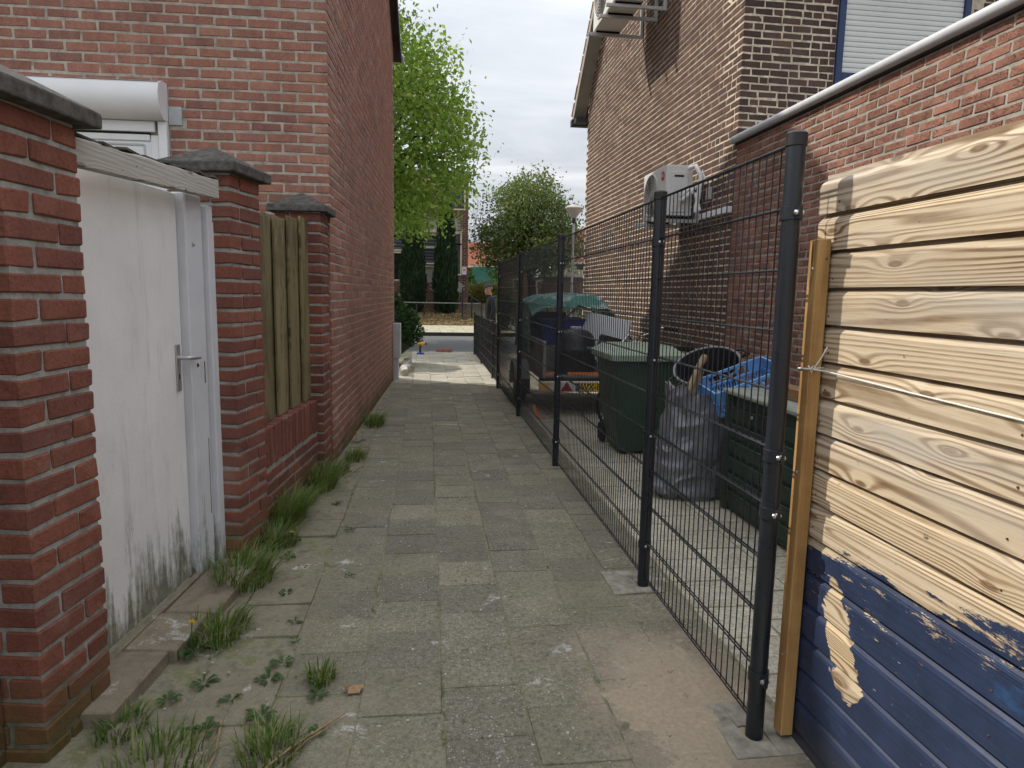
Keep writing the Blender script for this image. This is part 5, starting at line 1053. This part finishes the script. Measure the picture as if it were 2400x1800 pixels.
# railing
rl = thing('steel_railing', 'black steel railing with sloping handrail in front of the building', 'railing', (1.2, 32.5, 0.3))
MB().tube([(-6.0, 32.5, 1.075), (2.6, 32.5, 1.07)], 0.026, 8).build('top_rail', 'trailer_grey', rl, smooth=60)
for x, z1 in ((-5.6, 1.07), (-3.0, 1.07), (-0.5, 1.07), (2.6, 1.12), (1.67, 1.78), (2.12, 1.42)): MB().bb(x-.035, x+.035, 32.465, 32.535, 0.2, z1).build('post', 'anthracite', rl)
MB().tube([(1.67, 32.5, 1.66), (2.6, 32.5, 1.08)], 0.03, 8).build('handrail', 'anthracite', rl, smooth=60)
wm = MB()
for k in range(60): x = 2.15+k*0.0075*1.0; 
for k in range(28): wm.tube([(1.7+k*0.032, 32.5, 0.35), (1.7+k*0.032, 32.5, 1.05)], 0.004, 3)
for k in range(10): wm.tube([(1.7, 32.5, 0.38+k*0.07), (2.58, 32.5, 0.38+k*0.07)], 0.004, 3)
wm.build('mesh_infill', 'anthracite', rl, fixn=False)

# ================================================================ vegetation
def leaves(pts, size, up=0.3, seed=1, shape=(1.0, 0.62), dirs=None, jit=0.5):
    r = np.random.default_rng(seed); n = len(pts); p = np.array(pts)
    a = r.normal(size=(n, 3)); 
    if dirs is not None: a = np.array(dirs)+r.normal(size=(n, 3))*jit
    a /= np.linalg.norm(a, axis=1)[:, None]+1e-9
    b = r.normal(size=(n, 3)); b[:, 2] += up; b -= a*(a*b).sum(1)[:, None]; b /= np.linalg.norm(b, axis=1)[:, None]+1e-9
    c = np.cross(a, b); s = size*r.uniform(0.6, 1.3, n)[:, None]
    L, Wd = shape
    v = np.stack([p-a*s*L*0.5, p+c*s*Wd*0.5+b*s*0.06, p+a*s*L*0.5, p-c*s*Wd*0.5+b*s*0.06], 1).reshape(-1, 3)
    m = MB(); m.v = [tuple(x) for x in v.tolist()]; m.f = [(4*i, 4*i+1, 4*i+2, 4*i+3) for i in range(n)]; m.m = [0]*n; return m
def clusters(fn, n, seed):
    r = np.random.default_rng(seed); out = []
    while len(out) < n:
        p = fn(r)
        if p is not None: out.append(p)
    return out
def tree(name, label, base, trunk_top, cl, lmat, lsize, per, crad, seed, r0=0.22, bark='bark', limb_every=3):
    t = thing(name, label, 'tree', base); r = np.random.default_rng(seed); tt = Vector(trunk_top); bs = Vector(base)
    tm_ = MB(); mid = bs.lerp(tt, 0.5)+Vector((r.normal()*0.1, r.normal()*0.1, 0)); tm_.tube([bs-Vector((0, 0, .1)), bs.lerp(mid, .3), mid, tt], [r0*1.25, r0, r0*0.85, r0*0.6], 10)
    for k, c in enumerate(cl):
        if k % limb_every: continue
        c = Vector(c); st_ = mid.lerp(tt, float(r.uniform(0.1, 1))); m1 = st_.lerp(c, 0.45)+Vector((r.normal()*.15, r.normal()*.15, 0.25)); dist = (c-st_).length
        tm_.tube([st_, m1, c], [0.03+0.014*dist, 0.02+0.007*dist, 0.008], 5)
    tm_.build('trunk', bark, t, smooth=60)
    pts = []
    for c in cl:
        q = r.normal(size=(per, 3))*np.array([1, 1, 0.75])*crad*0.5; pts.append(np.array(c)+q)
    leaves(np.concatenate(pts), lsize, seed=seed).build('crown', lmat, t, fixn=False); return t
# lime tree: visible edge runs from (-0.8, 9.6) via (1.6, 6.1) down to (1.1, 3.6)
def lime(r):
    x, y, z = r.uniform(-6, 2.1), r.uniform(17.5, 25.0), r.uniform(3.35, 9.9); yc = 21.2
    edge = np.interp(z, [3.3, 3.9, 4.8, 6.0, 6.9, 8.0, 9.0, 9.9], [-0.2, 0.75, 1.35, 1.62, 1.22, 0.85, -0.15, -1.0])
    lo = -1.0-edge*0.2-3.2; half = max(0.3, edge-(-2.2)); dx = (x+2.2)/half
    if x > edge or dx**2+((y-yc)/3.6)**2 > 1.0: return None
    d = mnoise.noise(Vector((x*0.8, y*0.8, z*0.85)))
    if d < -0.30: return None
    if dx**2+((y-yc)/3.6)**2+((z-6.4)/3.6)**2 < 0.22 and r.random() < 0.6: return None
    return (x, y, z)
tree('lime_tree', 'tall tree with fresh bright green leaves rising beside the house end', (-2.3, 21.2, 0), (-2.1, 21.2, 6.2), clusters(lime, 820, 5), 'leaf_lime', 0.15, 56, 0.66, 5, limb_every=6)
# hanging lower sprays in front of the cypresses
def tree2(r):
    x, y, z = r.uniform(2.4, 8.7), r.uniform(35.2, 41), r.uniform(2.9, 8.0)
    cx = 5.6; dx = (x-cx)/np.interp(z, [2.9, 3.8, 4.8, 6.0, 7.0, 8.0], [2.1, 3.0, 2.9, 2.55, 1.9, 0.6]); dy = (y-38)/2.6
    if dx**2+dy**2 > 1 or mnoise.noise(Vector((x*0.9, y*0.9, z*0.9))) < -0.3: return None
    return (x, y, z)
tree('garden_tree', 'rounded bushy green tree behind the mesh fence beside the street lamp', (5.95, 38, 1.0), (5.8, 38, 4.6), clusters(tree2, 430, 9), 'leaf_mid', 0.18, 48, 0.78, 9, r0=0.24, limb_every=5)
# birch-like pendulous twigs and a yellow shrub by the far houses
def shrub(name, label, base, size, n, lmat, ls, seed, cat='shrub', shape=(1, .62), stems=True, square=False):
    t = thing(name, label, cat, base); r = np.random.default_rng(seed); p = r.normal(size=(n, 3))
    if square: p = r.uniform(-1, 1, size=(n, 3)); p[:, 2] = np.abs(p[:, 2]); k = np.abs(p).max(1); p = p/(k[:, None]+1e-6)*(r.uniform(0.75, 1, n)[:, None])
    else:
        p /= np.linalg.norm(p, axis=1)[:, None]; p *= (r.uniform(0.35, 1, n)**0.5)[:, None]; p *= (1+0.22*np.array([mnoise.noise(Vector(q*2.3+seed)) for q in p]))[:, None]; p[:, 2] = np.abs(p[:, 2]+0.35)*0.75
    pts = p*np.array(size)+np.array(base)
    leaves(pts, ls, seed=seed, shape=shape).build('crown', lmat, t, fixn=False)
    if stems:
        s = MB()
        for k in range(6): e = pts[r.integers(n)]; s.tube([Vector(base), Vector(base).lerp(Vector(e), .5)+Vector((0, 0, .1)), Vector(e)], [0.03, 0.02, 0.008], 5)
        s.build('stem', 'bark', t)
    return t
shrub('laurel_shrub', 'glossy laurel bush between the far building and the green fence', (2.78, 44, 1.05), (0.36, 0.5, 2.0), 600, 'leaf_laurel', 0.17, 21)
shrub('laurel_shrub', 'bright green laurel bush in front of the green fence above the person', (4.42, 43.6, 1.05), (0.52, 0.6, 2.3), 900, 'leaf_laurel', 0.17, 22)
shrub('clipped_hedge', 'rounded yellow-green hedge above the ramp behind the person', (3.75, 42, 0.75), (1.6, 0.8, 1.5), 9000, 'leaf_hedge', 0.115, 23, cat='hedge')
shrub('dark_hedge', 'low dark green hedge seen through the fence above the green net', (5.3, 27.5, 0.0), (2.6, 0.5, 1.38), 5200, 'leaf_darkhedge', 0.10, 24, cat='hedge', square=True)
shrub('yellow_shrub', 'yellowish shrub on the far plot beyond the brown shed', (10.6, 52, 1.1), (2.4, 1.2, 2.6), 1500, 'leaf_hedge', 0.2, 25)
shrub('budding_shrub', 'pale leaved shrub over the green fence under the rounded tree', (4.9, 49, 1.1), (1.9, 1.0, 4.2), 1300, 'leaf_mid', 0.16, 26)
# weeping twigs at the building corner
wt = MB(); wl = []
for k in range(26):
    x, y = 2.35+rnd.uniform(-.1, .75), 39+rnd.uniform(-1, 1); z = rnd.uniform(4.2, 7.0); ln = rnd.uniform(0.7, 1.9); w_ = rnd.uniform(-.2, .2)
    wt.tube([(x-0.3, y, z+0.3), (x, y, z), (x+w_*.5, y, z-ln*.5), (x+w_, y, z-ln)], 0.007, 3); wl += [(x+w_*q, y, z-ln*q) for q in (0.2, .5, .7, .9)]
wtt = thing('weeping_tree', 'thin hanging twigs of a tree beside the far building corner', 'tree', (1.6, 39.5, 0.9)); wt.tube([(1.6, 39.6, 0.9), (1.7, 39.5, 5), (1.9, 39.3, 7.2)], [0.12, 0.09, 0.03], 6); wt.build('trunk', 'bark', wtt); leaves(wl, 0.09, seed=3).build('crown', 'leaf_hedge', wtt, fixn=False)
def cypress(base, h, rad, label, seed):
    t = thing('cypress', label, 'tree', base); r = np.random.default_rng(seed); n = 9000
    u = r.uniform(0, 1, n)**0.85; ang = r.uniform(0, 2*PI, n)
    prof = np.interp(u, [0, 0.06, 0.3, 0.6, 0.85, 1], [0.45, 0.85, 1.0, 0.80, 0.42, 0.05])*rad
    lob = np.array([1+0.22*mnoise.noise(Vector((math.cos(a)*1.6, math.sin(a)*1.6, b*7+seed))) for a, b in zip(ang, u)])
    rr = prof*lob*r.uniform(0.72, 1.0, n); pts = np.stack([rr*np.cos(ang), rr*np.sin(ang), u*h], 1)+np.array(base)
    dirs = np.stack([np.cos(ang)*0.35, np.sin(ang)*0.35, np.full(n, 1.0)], 1)
    leaves(pts, 0.26, seed=seed, shape=(1.0, 0.24), dirs=dirs, jit=0.22).build('crown', 'leaf_cypress', t, fixn=False)
    MB().tube([Vector(base), Vector(base)+Vector((0, 0, h*0.9))], [0.12, 0.02], 8).build('trunk', 'bark', t)
    MB().lathe(Vector(base)+Vector((0, 0, .08)), [(0.2*rad, 0), (0.6*rad, 0.06*h), (0.7*rad, 0.3*h), (0.55*rad, 0.6*h), (0.28*rad, 0.85*h), (0.02, 0.97*h)], 10).build('inner_branches', 'leaf_cypress', t, smooth=60)
cypress((-0.72, 34.5, 0.5), 5.9, 0.66, 'dark narrow cypress nearer the house wall', 31)
cypress((0.92, 34.4, 0.42), 6.2, 0.66, 'dark narrow cypress nearer the far building corner', 32)
# yew bush at the end of the house
yb = thing('yew_bush', 'dense dark green yew bush at the end of the house wall', 'bush', (-0.95, 14.6, 0)); r = np.random.default_rng(41); n = 15000
d = r.normal(size=(n, 3)); d /= np.linalg.norm(d, axis=1)[:, None]; d[:, 2] = np.where(d[:, 2] < -0.75, -d[:, 2], d[:, 2])
rad = np.array([1+0.30*mnoise.noise(Vector(q*2.4))+0.16*mnoise.noise(Vector(q*6)) for q in d])*r.uniform(0.78, 1.0, n)
zc = 0.80; pts = d*rad[:, None]; sq = np.interp(pts[:, 2], [-1, -0.2, 0.5, 1.1], [0.72, 1.0, 0.78, 0.35]); pts = np.stack([pts[:, 0]*0.82*sq, pts[:, 1]*0.9*sq, pts[:, 2]*0.80], 1)+np.array([-0.93, 14.6, zc+0.05])
pts[:, 2] = np.maximum(pts[:, 2], 0.04)
leaves(pts, 0.085, seed=41, shape=(1, 0.30), dirs=d+np.array([0, 0, .5]), jit=0.4).build('crown', 'leaf_yew', yb, fixn=False)
MB().lathe((-0.93, 14.6, 0.12), [(0.25, 0), (0.56, .25), (0.60, .55), (0.46, .95), (0.22, 1.28), (0.02, 1.4)], 14).build('inner_branches', 'leaf_cypress', yb, smooth=60)
MB().tube([(-0.9, 14.6, -.02), (-0.93, 14.6, 0.6)], [0.06, 0.04], 8).build('stem', 'bark', yb)
# pale edging stones under the yew
for k in range(7):
    y = 12.75+k*0.33; b = MB().box((-0.42-0.02*math.sin(k*2), y, 0.055), (0.14+rnd.uniform(-.02, .02), 0.27, 0.17), rnd.uniform(-.15, .15)); b.v = [(x+rnd.uniform(-.02, .02), yy+rnd.uniform(-.02, .02), z+rnd.uniform(-.015, .015)) for x, yy, z in b.v]
    nm = ['first', 'second', 'third', 'fourth', 'fifth', 'sixth', 'seventh'][k]
    b.build('edging_stone', 'stone_white', bevel=0.02, label='pale edging stone beside the yew bush, %s from the meter box' % nm, category='stone', group='edging stones under the yew')

# ================================================================ far plots
gf = thing('board_fence', 'turquoise green board fence beyond the yellow-green hedge', 'fence', (4.2, 48, 1.1))
for k in range(20): MB().bb(3.15+k*0.105, 3.15+k*0.105+0.092, 47.98, 48.02, 1.1, 3.42+0.01*(k % 3)).build('board', 'fence_green', gf)
MB().bb(3.1, 5.3, 48.02, 48.06, 1.7, 1.8).build('rail', 'fence_green', gf); MB().bb(3.1, 5.3, 48.02, 48.06, 2.9, 3.0).build('rail', 'fence_green', gf)
sd_ = thing('garden_shed', 'brown flat roofed shed with white edge seen through the mesh fence', 'shed', (9, 41, 1.0))
for k in range(14): MB().bb(6.9+k*0.22, 7.11+k*0.22, 40.0, 40.03, 1.0, 2.62).build('board', 'shed_brown', sd_)
MB().bb(6.88, 10.1, 40.035, 43, 1.0, 2.62).build('body', 'shed_brown', sd_); MB().bb(6.75, 10.3, 39.85, 43.2, 2.62, 2.82).build('roof_edge', 'far_white', sd_)
def far_house(x0, x1, y, ze, zr, label, wallm='brick_far', chim=True):
    t = thing('far_house', label, 'house', ((x0+x1)/2, y+4, 1.1)); MB().bb(x0, x1, y, y+8, 1.0, ze).build('wall', wallm, t)
    rf = MB().prism([(y-0.4, ze-0.1), (y+4, zr), (y+8.4, ze-0.1), (y+8.4, ze+0.1), (y+4, zr+0.2), (y-0.4, ze+0.1)], x0-0.3, x1+0.3, lambda a, b, t_: Vector((t_, a, b))).build('roof', 'roof_tile', t)
    MB().bb(x0-.3, x1+.3, y-0.55, y-0.4, ze-0.15, ze+0.05).build('gutter', 'far_white', rf)
    n_ = int((x1-x0)/2.2)
    for k in range(n_):
        xx = x0+0.6+k*(x1-x0-1)/max(1, n_)
        for zz in (1.9, 4.3) if ze > 5 else (1.9,):
            f = MB().bb(xx, xx+1.1, y-0.06, y-0.01, zz, zz+1.4).build('window', 'far_white', t); MB().bb(xx+0.1, xx+1.0, y-0.075, y-0.062, zz+0.1, zz+1.3).build('pane', 'glass_dark', f)
    if chim: MB().bb(x1-1.5, x1-0.9, y+3.6, y+4.2, zr-0.3, zr+1.0).build('chimney', wallm, rf)
far_house(2.6, 12.5, 78, 4.6, 7.4, 'far brick house with orange tiled roof behind the green fence')
far_house(14.0, 30.0, 76, 5.2, 9.2, 'far house with orange roof and white walls glimpsed beside the lamp post', 'far_white')
far_house(-30, -2, 80, 5.5, 8.8, 'far brick house row behind the lime tree', 'brick_far', False)
# street lamp
lp_ = thing('street_lamp', 'street lamp with conical shade on a pale pole behind the brown house', 'lamp', (4.33, 20, 0)); LX = 4.30
MB().tube([(LX, 20, -0.02), (LX, 20, 1.2), (LX, 20, 3.72)], [0.055, 0.045, 0.035], 12).build('pole', 'zinc', lp_, smooth=60)
MB().lathe((LX, 20, 3.66), [(0.045, 0), (0.05, 0.08), (0.06, 0.15)], 16).build('collar', 'dark_paint', lp_, smooth=40)
MB().lathe((LX, 20, 3.81), [(0.06, 0), (0.27, 0.28)], 28).build('cone', 'lamp_glass', lp_, smooth=60)
MB().lathe((LX, 20, 4.09), [(0.285, -0.01), (0.29, 0.01), (0.20, 0.075), (0.08, 0.115), (0.01, 0.12)], 28).build('hood', 'lamp_hood', lp_, smooth=50)
# block and drill at the road end
bl_ = MB().bb(0.24, 0.66, 17.86, 17.96, 0.0, 0.095); bl_.build('clay_block', 'clay_block', bevel=.006, label='long reddish block lying at the path end by the road', category='block')
dr = thing('cordless_drill', 'yellow and blue cordless drill standing on the path beside the yew bush', 'drill', (-0.17, 17.2, 0))
MB().bb(-0.26, -0.07, 17.12, 17.26, 0.0, 0.045).build('battery', 'drill_blue', dr, bevel=.01); MB().tube([(-0.17, 17.2, 0.04), (-0.18, 17.2, 0.12), (-0.17, 17.2, 0.23)], [0.03, 0.026, 0.03], 10).build('grip', 'dark_paint', dr, smooth=60)
MB().tube([(-0.25, 17.2, 0.27), (-0.12, 17.2, 0.27), (-0.06, 17.2, 0.27)], [0.045, 0.048, 0.04], 12).build('motor_housing', 'drill_yellow', dr, smooth=50); MB().tube([(-0.06, 17.2, .27), (-0.01, 17.2, .27)], [0.03, 0.02], 10).build('chuck', 'black_plastic', dr)

# ================================================================ weeds, grass, twigs
def tuft(name, label, x, y, n, h, spread, seed, lean=(0, 0), lmat='blade', z=0.0):
    r = random.Random(seed); b = MB()
    for k in range(n):
        a = r.uniform(0, 2*PI); d0 = spread*math.sqrt(r.random()); bx, by = x+d0*math.cos(a)*lean_s[0], y+d0*math.sin(a)*lean_s[1]
        hh = h*r.uniform(0.45, 1.15); out = r.uniform(0.15, 0.75)*hh; da = a+r.uniform(-.9, .9); dx, dy = math.cos(da)*out+lean[0]*hh, math.sin(da)*out+lean[1]*hh; w_ = r.uniform(0.0018, 0.0042); sx, sy = -math.sin(da)*w_, math.cos(da)*w_
        pts = []
        for q in (0, 0.35, 0.7, 1.0):
            zz = z+hh*(q-0.42*q*q*(out/hh+0.35)); pts.append((bx+dx*q**1.7, by+dy*q**1.7, zz, 1-0.9*q*q))
        o = len(b.v)
        for (X, Y, Z, kq) in pts: b.v += [(X-sx*kq, Y-sy*kq, Z), (X+sx*kq, Y+sy*kq, Z)]
        for q in range(3): b.f.append((o+2*q, o+2*q+1, o+2*q+3, o+2*q+2)); b.m.append(0)
    return b.build(name, lmat, fixn=False, label=label, category='grass')
lean_s = (1, 1)
TUF = [  # x, y, n, h, spread, label, lean
 (-0.93, 4.58, 420, 0.30, 0.13, 'long grass clump at the low wall beside the second pillar', (0.25, 0)),
 (-0.88, 4.98, 130, 0.15, 0.10, 'grass clump at the middle of the low wall under the slats', (0.25, 0)),
 (-0.82, 5.38, 380, 0.27, 0.13, 'grass clump under the far end of the slat screen', (0.2, 0)),
 (-0.75, 5.80, 170, 0.15, 0.10, 'grass clump at the third pillar foot', (0.2, 0)),
 (-0.67, 6.30, 220, 0.15, 0.12, 'short grass at the house corner', (0.2, 0)),
 (-0.62, 7.95, 320, 0.20, 0.15, 'lone grass clump at the foot of the house gable wall', (0.2, 0)),
 (-0.92, 4.14, 220, 0.20, 0.12, 'grass at the foot of the second pillar', (0.2, -.1)),
 (-0.98, 3.58, 420, 0.24, 0.15, 'grass clump at the door jamb end of the step', (0.2, -.05)),
 (-0.93, 3.02, 280, 0.14, 0.12, 'grass clump with dandelion beside the door step', (0.15, 0)),
 (-0.42, 2.61, 120, 0.09, 0.055, 'small grass tuft alone on the path slabs', (0, 0)),
 (-0.53, 2.18, 240, 0.11, 0.11, 'grass tuft at the bottom edge of the photo', (0, 0)),
 (-0.86, 2.12, 240, 0.12, 0.15, 'grass patch in front of the nearest pillar', (0.1, 0)),
 (-1.08, 2.36, 160, 0.08, 0.09, 'short grass at the foot of the nearest pillar', (0.1, 0))]
for i, (x, y, n, h, s, lb, ln) in enumerate(TUF):
    lean_s = (0.75, 1.5) if y > 4.3 else (1, 1.2); tuft('grass_tuft', lb, x, y, n, h, s, 300+i, ln)
lean_s = (1, 1)
# moss and tiny grass growing in the paving joints
r = random.Random(77); b = MB()
for k in range(2600):
    c = r.randrange(-4, 4); yy = r.uniform(1.8, 9) if r.random() < .85 else r.uniform(9, 13); xx = 0.06+TP*c+r.gauss(0, 0.004)
    if r.random() < .45: rw = r.randrange(0, 30); yy = 0.92+TP*(rw+(0.5 if c % 2 else 0))+r.gauss(0, .004); xx = 0.06+TP*(c+r.random())
    if mnoise.noise(Vector((xx*2.3, yy*2.3, 0))) < 0.12 or xx < left_limit(yy): continue
    for q in range(4):
        a = r.uniform(0, 6.3); l = r.uniform(0.006, 0.018); w_ = 0.0016; X, Y = xx+r.gauss(0, .004), yy+r.gauss(0, .006)
        b.add([(X-w_*math.sin(a), Y+w_*math.cos(a), -0.004), (X+w_*math.sin(a), Y-w_*math.cos(a), -0.004), (X+l*math.cos(a), Y+l*math.sin(a), l*1.0)], [(0, 1, 2)])
b.build('joint_moss', 'blade', fixn=False, kind='stuff', label='tiny moss and grass growing in the paving joints', category='moss')
def weed(label, x, y, rad, n, seed, flower=False, h=0.02):
    r = random.Random(seed); t = thing('dandelion_plant' if flower else 'leafy_weed', label, 'weed', (x, y, 0)); b = MB()
    for k in range(n):
        a = 2*PI*k/n+r.uniform(-.4, .4); L = rad*r.uniform(0.6, 1.1); w_ = L*r.uniform(.20, .30); tilt = r.uniform(0.1, .5); d = Vector((math.cos(a), math.sin(a), 0)); s = Vector((-d.y, d.x, 0)); o = Vector((x, y, 0.004))+d*rad*0.1
        P = lambda f, q: o+d*L*f+s*q*w_+Vector((0, 0, L*tilt*math.sin(f*2.4)+abs(q)*w_*0.3))
        b.add([P(0, 0), P(.35, -.45), P(.7, -.9), P(1, 0), P(.7, .9), P(.35, .45), P(.6, 0)], [(0, 1, 6), (1, 2, 6), (2, 3, 6), (3, 4, 6), (4, 5, 6), (5, 0, 6)])
    b.build('leaf_rosette', 'weed_leaf', t, fixn=False)
    if flower:
        MB().tube([(x, y, 0), (x-.005, y, h*.6), (x, y-.005, h)], 0.002, 5).build('flower_stalk', 'weed_leaf', t)
        f = MB()
        for k in range(40):
            a = r.uniform(0, 6.3); l = r.uniform(.006, .017); tl_ = r.uniform(0, .9); d = Vector((math.cos(a), math.sin(a), 0)); s = Vector((-d.y, d.x, 0))*.0022; c = Vector((x, y-.005, h))
            f.add([c-s, c+s, c+d*l+s+Vector((0, 0, .008*tl_)), c+d*l-s+Vector((0, 0, .008*tl_))], [(0, 1, 2, 3)])
        f.build('flower_head', 'petal', t, fixn=False)
WE = [(-0.98, 2.52, .05, 8, 'small leafy weed at the corner of the nearest step slab', False), (-0.74, 2.50, .045, 7, 'small leafy weed on the dirty slab before the step', False), (-0.72, 3.42, .05, 8, 'flat weed beside the door jamb grass', False), (-0.50, 4.35, .045, 7, 'flat weed on the slabs level with the second pillar', False), (-0.78, 2.32, .06, 9, 'leafy weed between the two bottom grass patches', False), (-1.0, 2.88, .09, 9, 'dandelion with yellow flower beside the door step', True), (-0.60, 2.75, .055, 7, 'leafy weed on the slab left of the lone grass tuft', False), (-0.63, 2.62, .06, 9, 'leafy weed between two slabs below the door step grass', False),
 (-0.42, 2.50, .05, 8, 'leafy weed just below the lone grass tuft', False), (-0.88, 2.62, .06, 8, 'broad leaf weed at the cracked slab by the step', False), (-0.60, 2.38, .06, 8, 'leafy weed creeping above the bottom grass tuft', False), (-0.38, 2.28, .04, 6, 'small weed by the long dry twig at the bottom edge', False),
 (-0.83, 4.16, .07, 9, 'dandelion with yellow flower below the second pillar grass', True), (-0.80, 3.9, .06, 8, 'flat weed on the path beside the second pillar', False), (-0.42, 3.62, .035, 6, 'small dark weed in the paving joint near the path middle', False), (-0.62, 3.10, .04, 6, 'small weed in a joint right of the dandelion', False), (-0.66, 4.9, .05, 7, 'weed at the edge of the long wall grass', False),
 (-0.72, 6.95, .05, 6, 'dandelion with yellow flower at the house wall foot', True), (-0.67, 7.05, .04, 6, 'second dandelion flower at the house wall foot', True), (-0.58, 2.93, .035, 6, 'tiny weed at the slab corner beside the step grass', False)]
for i, (x, y, rd, n, lb, fl) in enumerate(WE): weed(lb, x, y, rd, n, 500+i, fl, 0.14 if i == 5 else (0.07 if i < 14 else 0.12))
MB().tube([(-0.55, 2.05, 0.012), (-0.46, 2.17, 0.02), (-0.30, 2.36, 0.016)], [0.004, 0.005, 0.003], 6).build('dry_twig', 'twig_dry', smooth=60, label='long dry twig lying at the bottom of the photo beside the grass tuft', category='twig')
MB().tube([(-0.50, 2.06, 0.01), (-0.41, 2.22, 0.014), (-0.35, 2.28, 0.013)], 0.003, 6).build('dry_twig', 'twig_dry', smooth=60, label='thin dry twig under the long one at the bottom edge', category='twig')
MB().tube([(-0.71, 2.02, 0.012), (-0.70, 2.16, 0.02), (-0.735, 2.36, 0.012)], 0.0042, 6).build('dry_twig', 'twig_dry', smooth=60, label='dry twig between two grass patches at the bottom edge', category='twig')
MB().tube([(-0.68, 5.62, 0.008), (-0.63, 5.78, 0.02), (-0.57, 6.02, 0.012)], 0.004, 6).build('dry_twig', 'twig_dry', smooth=60, label='dry twig on the path beside the far slat screen grass', category='twig')
lfb = MB(); c = Vector((-0.285, 2.52, 0.012)); k = 13
ring_ = [c+Vector(((0.03+0.013*math.sin(i*2.9))*math.cos(i*2*PI/k)*1.3, (0.03+0.013*math.sin(i*2.9))*math.sin(i*2*PI/k), 0.008*math.sin(i*1.7))) for i in range(k)]
lfb.add(ring_+[c+Vector((0, 0, .012))], [(i, (i+1) % k, k) for i in range(k)]); lfb.build('dry_leaf', 'leaf_dry', fixn=False, label='curled dry brown leaf on the slabs near the bottom', category='leaf')
r = random.Random(9); pb = MB()
for i in range(260):
    x, y = r.uniform(-1.0, 1.1), r.uniform(1.9, 6.5) if r.random() < .8 else r.uniform(6.5, 10); s = r.uniform(0.0025, 0.007)
    if x < left_limit(y)+0.05: continue
    pb.box((x, y, s*0.4+0.002), (s*2, s*1.4, s), r.uniform(0, 3))
pb.build('grit', 'stone_white', fixn=False, kind='stuff', label='small pale grit scattered on the slabs', category='grit')
r = random.Random(19); pb = MB()
for i in range(170):
    x = r.uniform(-0.95, -0.15) if r.random() < .75 else r.uniform(-0.2, 1.1); y = r.uniform(1.95, 7.5); s = r.uniform(0.005, 0.014); a = r.uniform(0, 6.3)
    if x < left_limit(y)+0.05: continue
    c_, s_ = math.cos(a), math.sin(a); pb.add([(x+c_*s, y+s_*s, .008), (x-s_*s*.45, y+c_*s*.45, .006), (x-c_*s, y-s_*s, .008), (x+s_*s*.45, y-c_*s*.45, .012)], [(0, 1, 2, 3)])
pb.build('leaf_debris', 'litter_leaf', fixn=False, kind='stuff', label='small dry leaf scraps scattered on the slabs', category='leaves')
print('objects', len(bpy.data.objects), 'tris', sum(len(o.data.polygons) for o in bpy.data.objects if o.type == 'MESH'))
